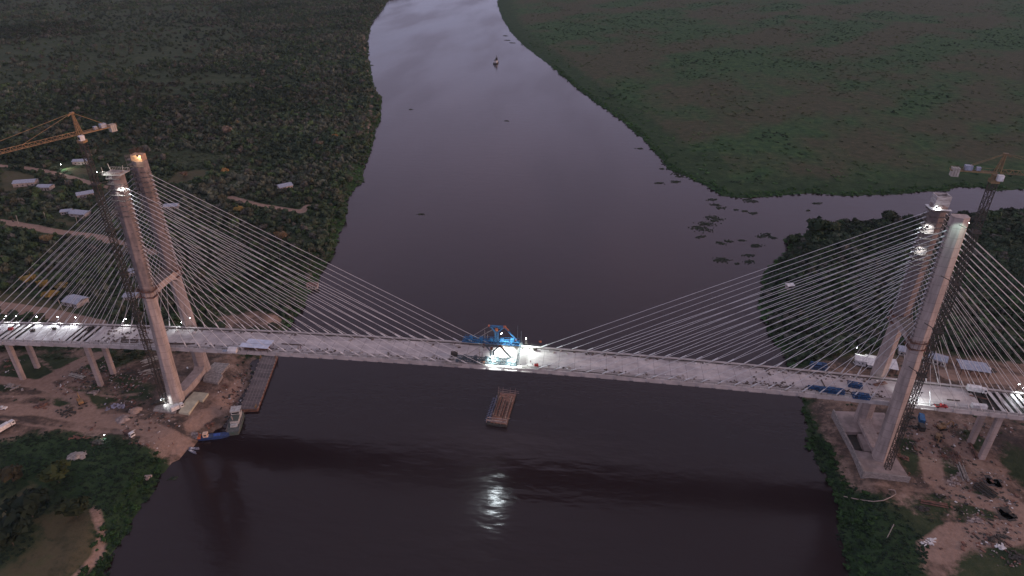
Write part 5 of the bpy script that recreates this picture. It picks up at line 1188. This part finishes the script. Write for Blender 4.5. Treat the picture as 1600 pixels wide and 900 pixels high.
# bushes lines on marsh
def c2(p):
    s_=sdf(p[:,0],p[:,1],RFAR); u,v,d=projuv(p[:,0],p[:,1],1.); q=1-bands(p[:,0],p[:,1])
    return (s_>25)&(u>700)&(u<1680)&(v>-30)&(q>.72)&(vnoise(p[:,0],p[:,1],35,78,3)>.5)
scatter_stuff('marsh_bushes',42000,(-140,1700),(290,2300),c2,.9,2.4,.8,lambda p:green(p,(.027,.045,.025)),PROT_XL,'dark bushes in lines across the marsh','bushes')
# green fringe along all shores
def fr(p):
    a,b,c=land_sd(p[:,0],p[:,1]); m=np.maximum.reduce([a,b,c]); 
    return (m>-1)&(m<np.where(c>-1,14,10))&(dirtfield(p[:,0],p[:,1])<0)
scatter_stuff('shore_reeds',100000,(-420,420),(-120,900),fr,.8,2.0,.9,lambda p:green(p,(.036,.080,.025))*np.where(p[:,1]<60,.62,1.)[:,None],PROT_XL,'green reeds and floating weed along the shores','reeds')
# foreground greens
fgL=atl([(-40,660),(60,672),(215,690),(255,720),(240,770),(190,850),(150,960),(-60,960)],5); fgR=atl([(1270,650),(1300,690),(1320,740),(1400,790),(1455,850),(1440,920),(1440,980),(1300,980)],5)
def fg(p): return ((sdf(p[:,0],p[:,1],fgL)>0)|(sdf(p[:,0],p[:,1],fgR)>0))&(clearfield(p[:,0],p[:,1])<-1)&(dirtfield(p[:,0],p[:,1])<1)
scatter_stuff('rough_grass',60000,(-330,330),(-150,40),fg,.35,1.0,.8,lambda p:green(p,(.016,.031,.017),.3),PROT_XL,'rough dark green grass and weeds on the foreground banks','grass')
def fg2(p):
    return (dirtfield(p[:,0],p[:,1])>-4)&(vnoise(p[:,0],p[:,1],22,81,3)>.60)&(np.abs(p[:,1])>9)&(roadfield(p[:,0],p[:,1])<-1)&~((np.abs(np.abs(p[:,0])-175)<13)&(np.abs(p[:,1])<26))
scatter_stuff('site_weeds',7000,(-330,330),(-120,120),fg2,.4,1.3,.6,lambda p:green(p,(.038,.046,.028),.4),PROT_XL,'patchy weeds growing over the building site','weeds')
def ug(p):
    u,v,d=projuv(p[:,0],p[:,1],4.); a,b,c=land_sd(p[:,0],p[:,1])
    return ((a>2)|(c>2))&(p[:,1]>12)&(u>-40)&(u<1640)&(roadfield(p[:,0],p[:,1])<-.5)&(dirtfield(p[:,0],p[:,1])<0)&(clearfield(p[:,0],p[:,1])<0)
scatter_stuff('undergrowth',34000,(-800,600),(12,520),ug,1.,2.4,.7,lambda p:green(p,(.046,.060,.034),.4),PROT_XL,'scrubby undergrowth between the trees of both banks','undergrowth')
# floating weed mats
mats_px=[(1045,258,3),(1035,264,2),(1058,272,4),(1062,276,3),(1030,286,3),(1056,284,4),(1112,312,3),(1118,320,3.5),(1125,325,3.5),(1150,328,2),(1163,330,2),(1178,333,3),(1174,315,4),(1168,312,3),(1112,340,6),(1105,350,6),(1098,358,6),(1090,356,5),(1118,344,4),(1095,370,3),(1196,367,4),(1188,370,2.5),(1206,371,3),(1180,384,4),(1139,377,2.5),(1126,380,3),(1160,376,2),(1169,399,3),(1123,407,4),(1133,405,3),(1170,409,3),(1151,412,1.5),(1277,318,3),(1263,329,1.5),(790,56,4),(793,63,4),(800,67,4),(580,102,3),(792,189,2),(642,171,2),(657,335,1.8),(1000,232,3),(270,748,1.4),(1214,424,4)]
wm=[]
for k,(u,v,R_) in enumerate(mats_px):
    P=at(u,v,0); R2=R_*.9; q=MB(); ar=random.uniform(-.5,.5)
    for j in range(int(10+R_*11)):
        dx,dy=random.gauss(0,R2*.75),random.gauss(0,R2*.38)+.25*R2*math.sin(j); ox,oy=P[0]+dx*math.cos(ar)-dy*math.sin(ar),P[1]+dx*math.sin(ar)+dy*math.cos(ar); rr2=random.uniform(.35,1.0); n=random.choice((5,6,7)); ph=random.random()*6
        ring=[(ox+math.cos(t+ph)*rr2*random.uniform(.6,1.3),oy+math.sin(t+ph)*rr2*random.uniform(.5,1.)) for t in np.linspace(0,2*math.pi,n,endpoint=False)]
        q.loft([[(x,y,-.1) for x,y in ring],[(ox+(x-ox)*.5,oy+(y-oy)*.5,random.uniform(.2,.6)) for x,y in ring]])
    o=q.build('weed_mat',MATS.get('water weed') or mat('water weed',(.035,.05,.028),(.02,.026,.018),.5,.9))
    sz='large ' if R_>=4 else 'small ' if R_<=2 else ''
    wh='near the tip of the far right bank' if v<300 and u>990 and u<1080 else 'at the mouth of the side channel' if v<340 and u<1190 and u>1100 else 'off the spit of the right bank' if u>1185 and v<390 else 'in midstream above the right cables' if u>1085 and v>=340 and u<1130 else 'in open water left of the right bank' if u>1130 and v>340 else 'in the side channel' if u>1200 else 'at the far upstream right shore' if v<80 else 'by the left shore' if u<600 else 'alone in mid river'
    tag(o,sz+'dark raft of floating water weed '+wh,'weed mat','rafts of floating water weed')

# ------------------------------------------------------------------ the dusk air
hz=MB().box((0,1600,117),(6390,3990,240)).build('haze',None); hz['kind']='stuff'; hz['label']='thin dusk haze over the river plain'; hz['category']='haze'
hm=bpy.data.materials.new('haze'); hm.use_nodes=True; t=hm.node_tree; t.nodes.clear(); vo=t.nodes.new('ShaderNodeVolumePrincipled'); ou=t.nodes.new('ShaderNodeOutputMaterial')
vo.inputs['Color'].default_value=(.62,.85,.98,1); vo.inputs['Density'].default_value=.000024; vo.inputs['Anisotropy'].default_value=0.
t.links.new(vo.outputs[0],ou.inputs['Volume']); hz.data.materials.append(hm)
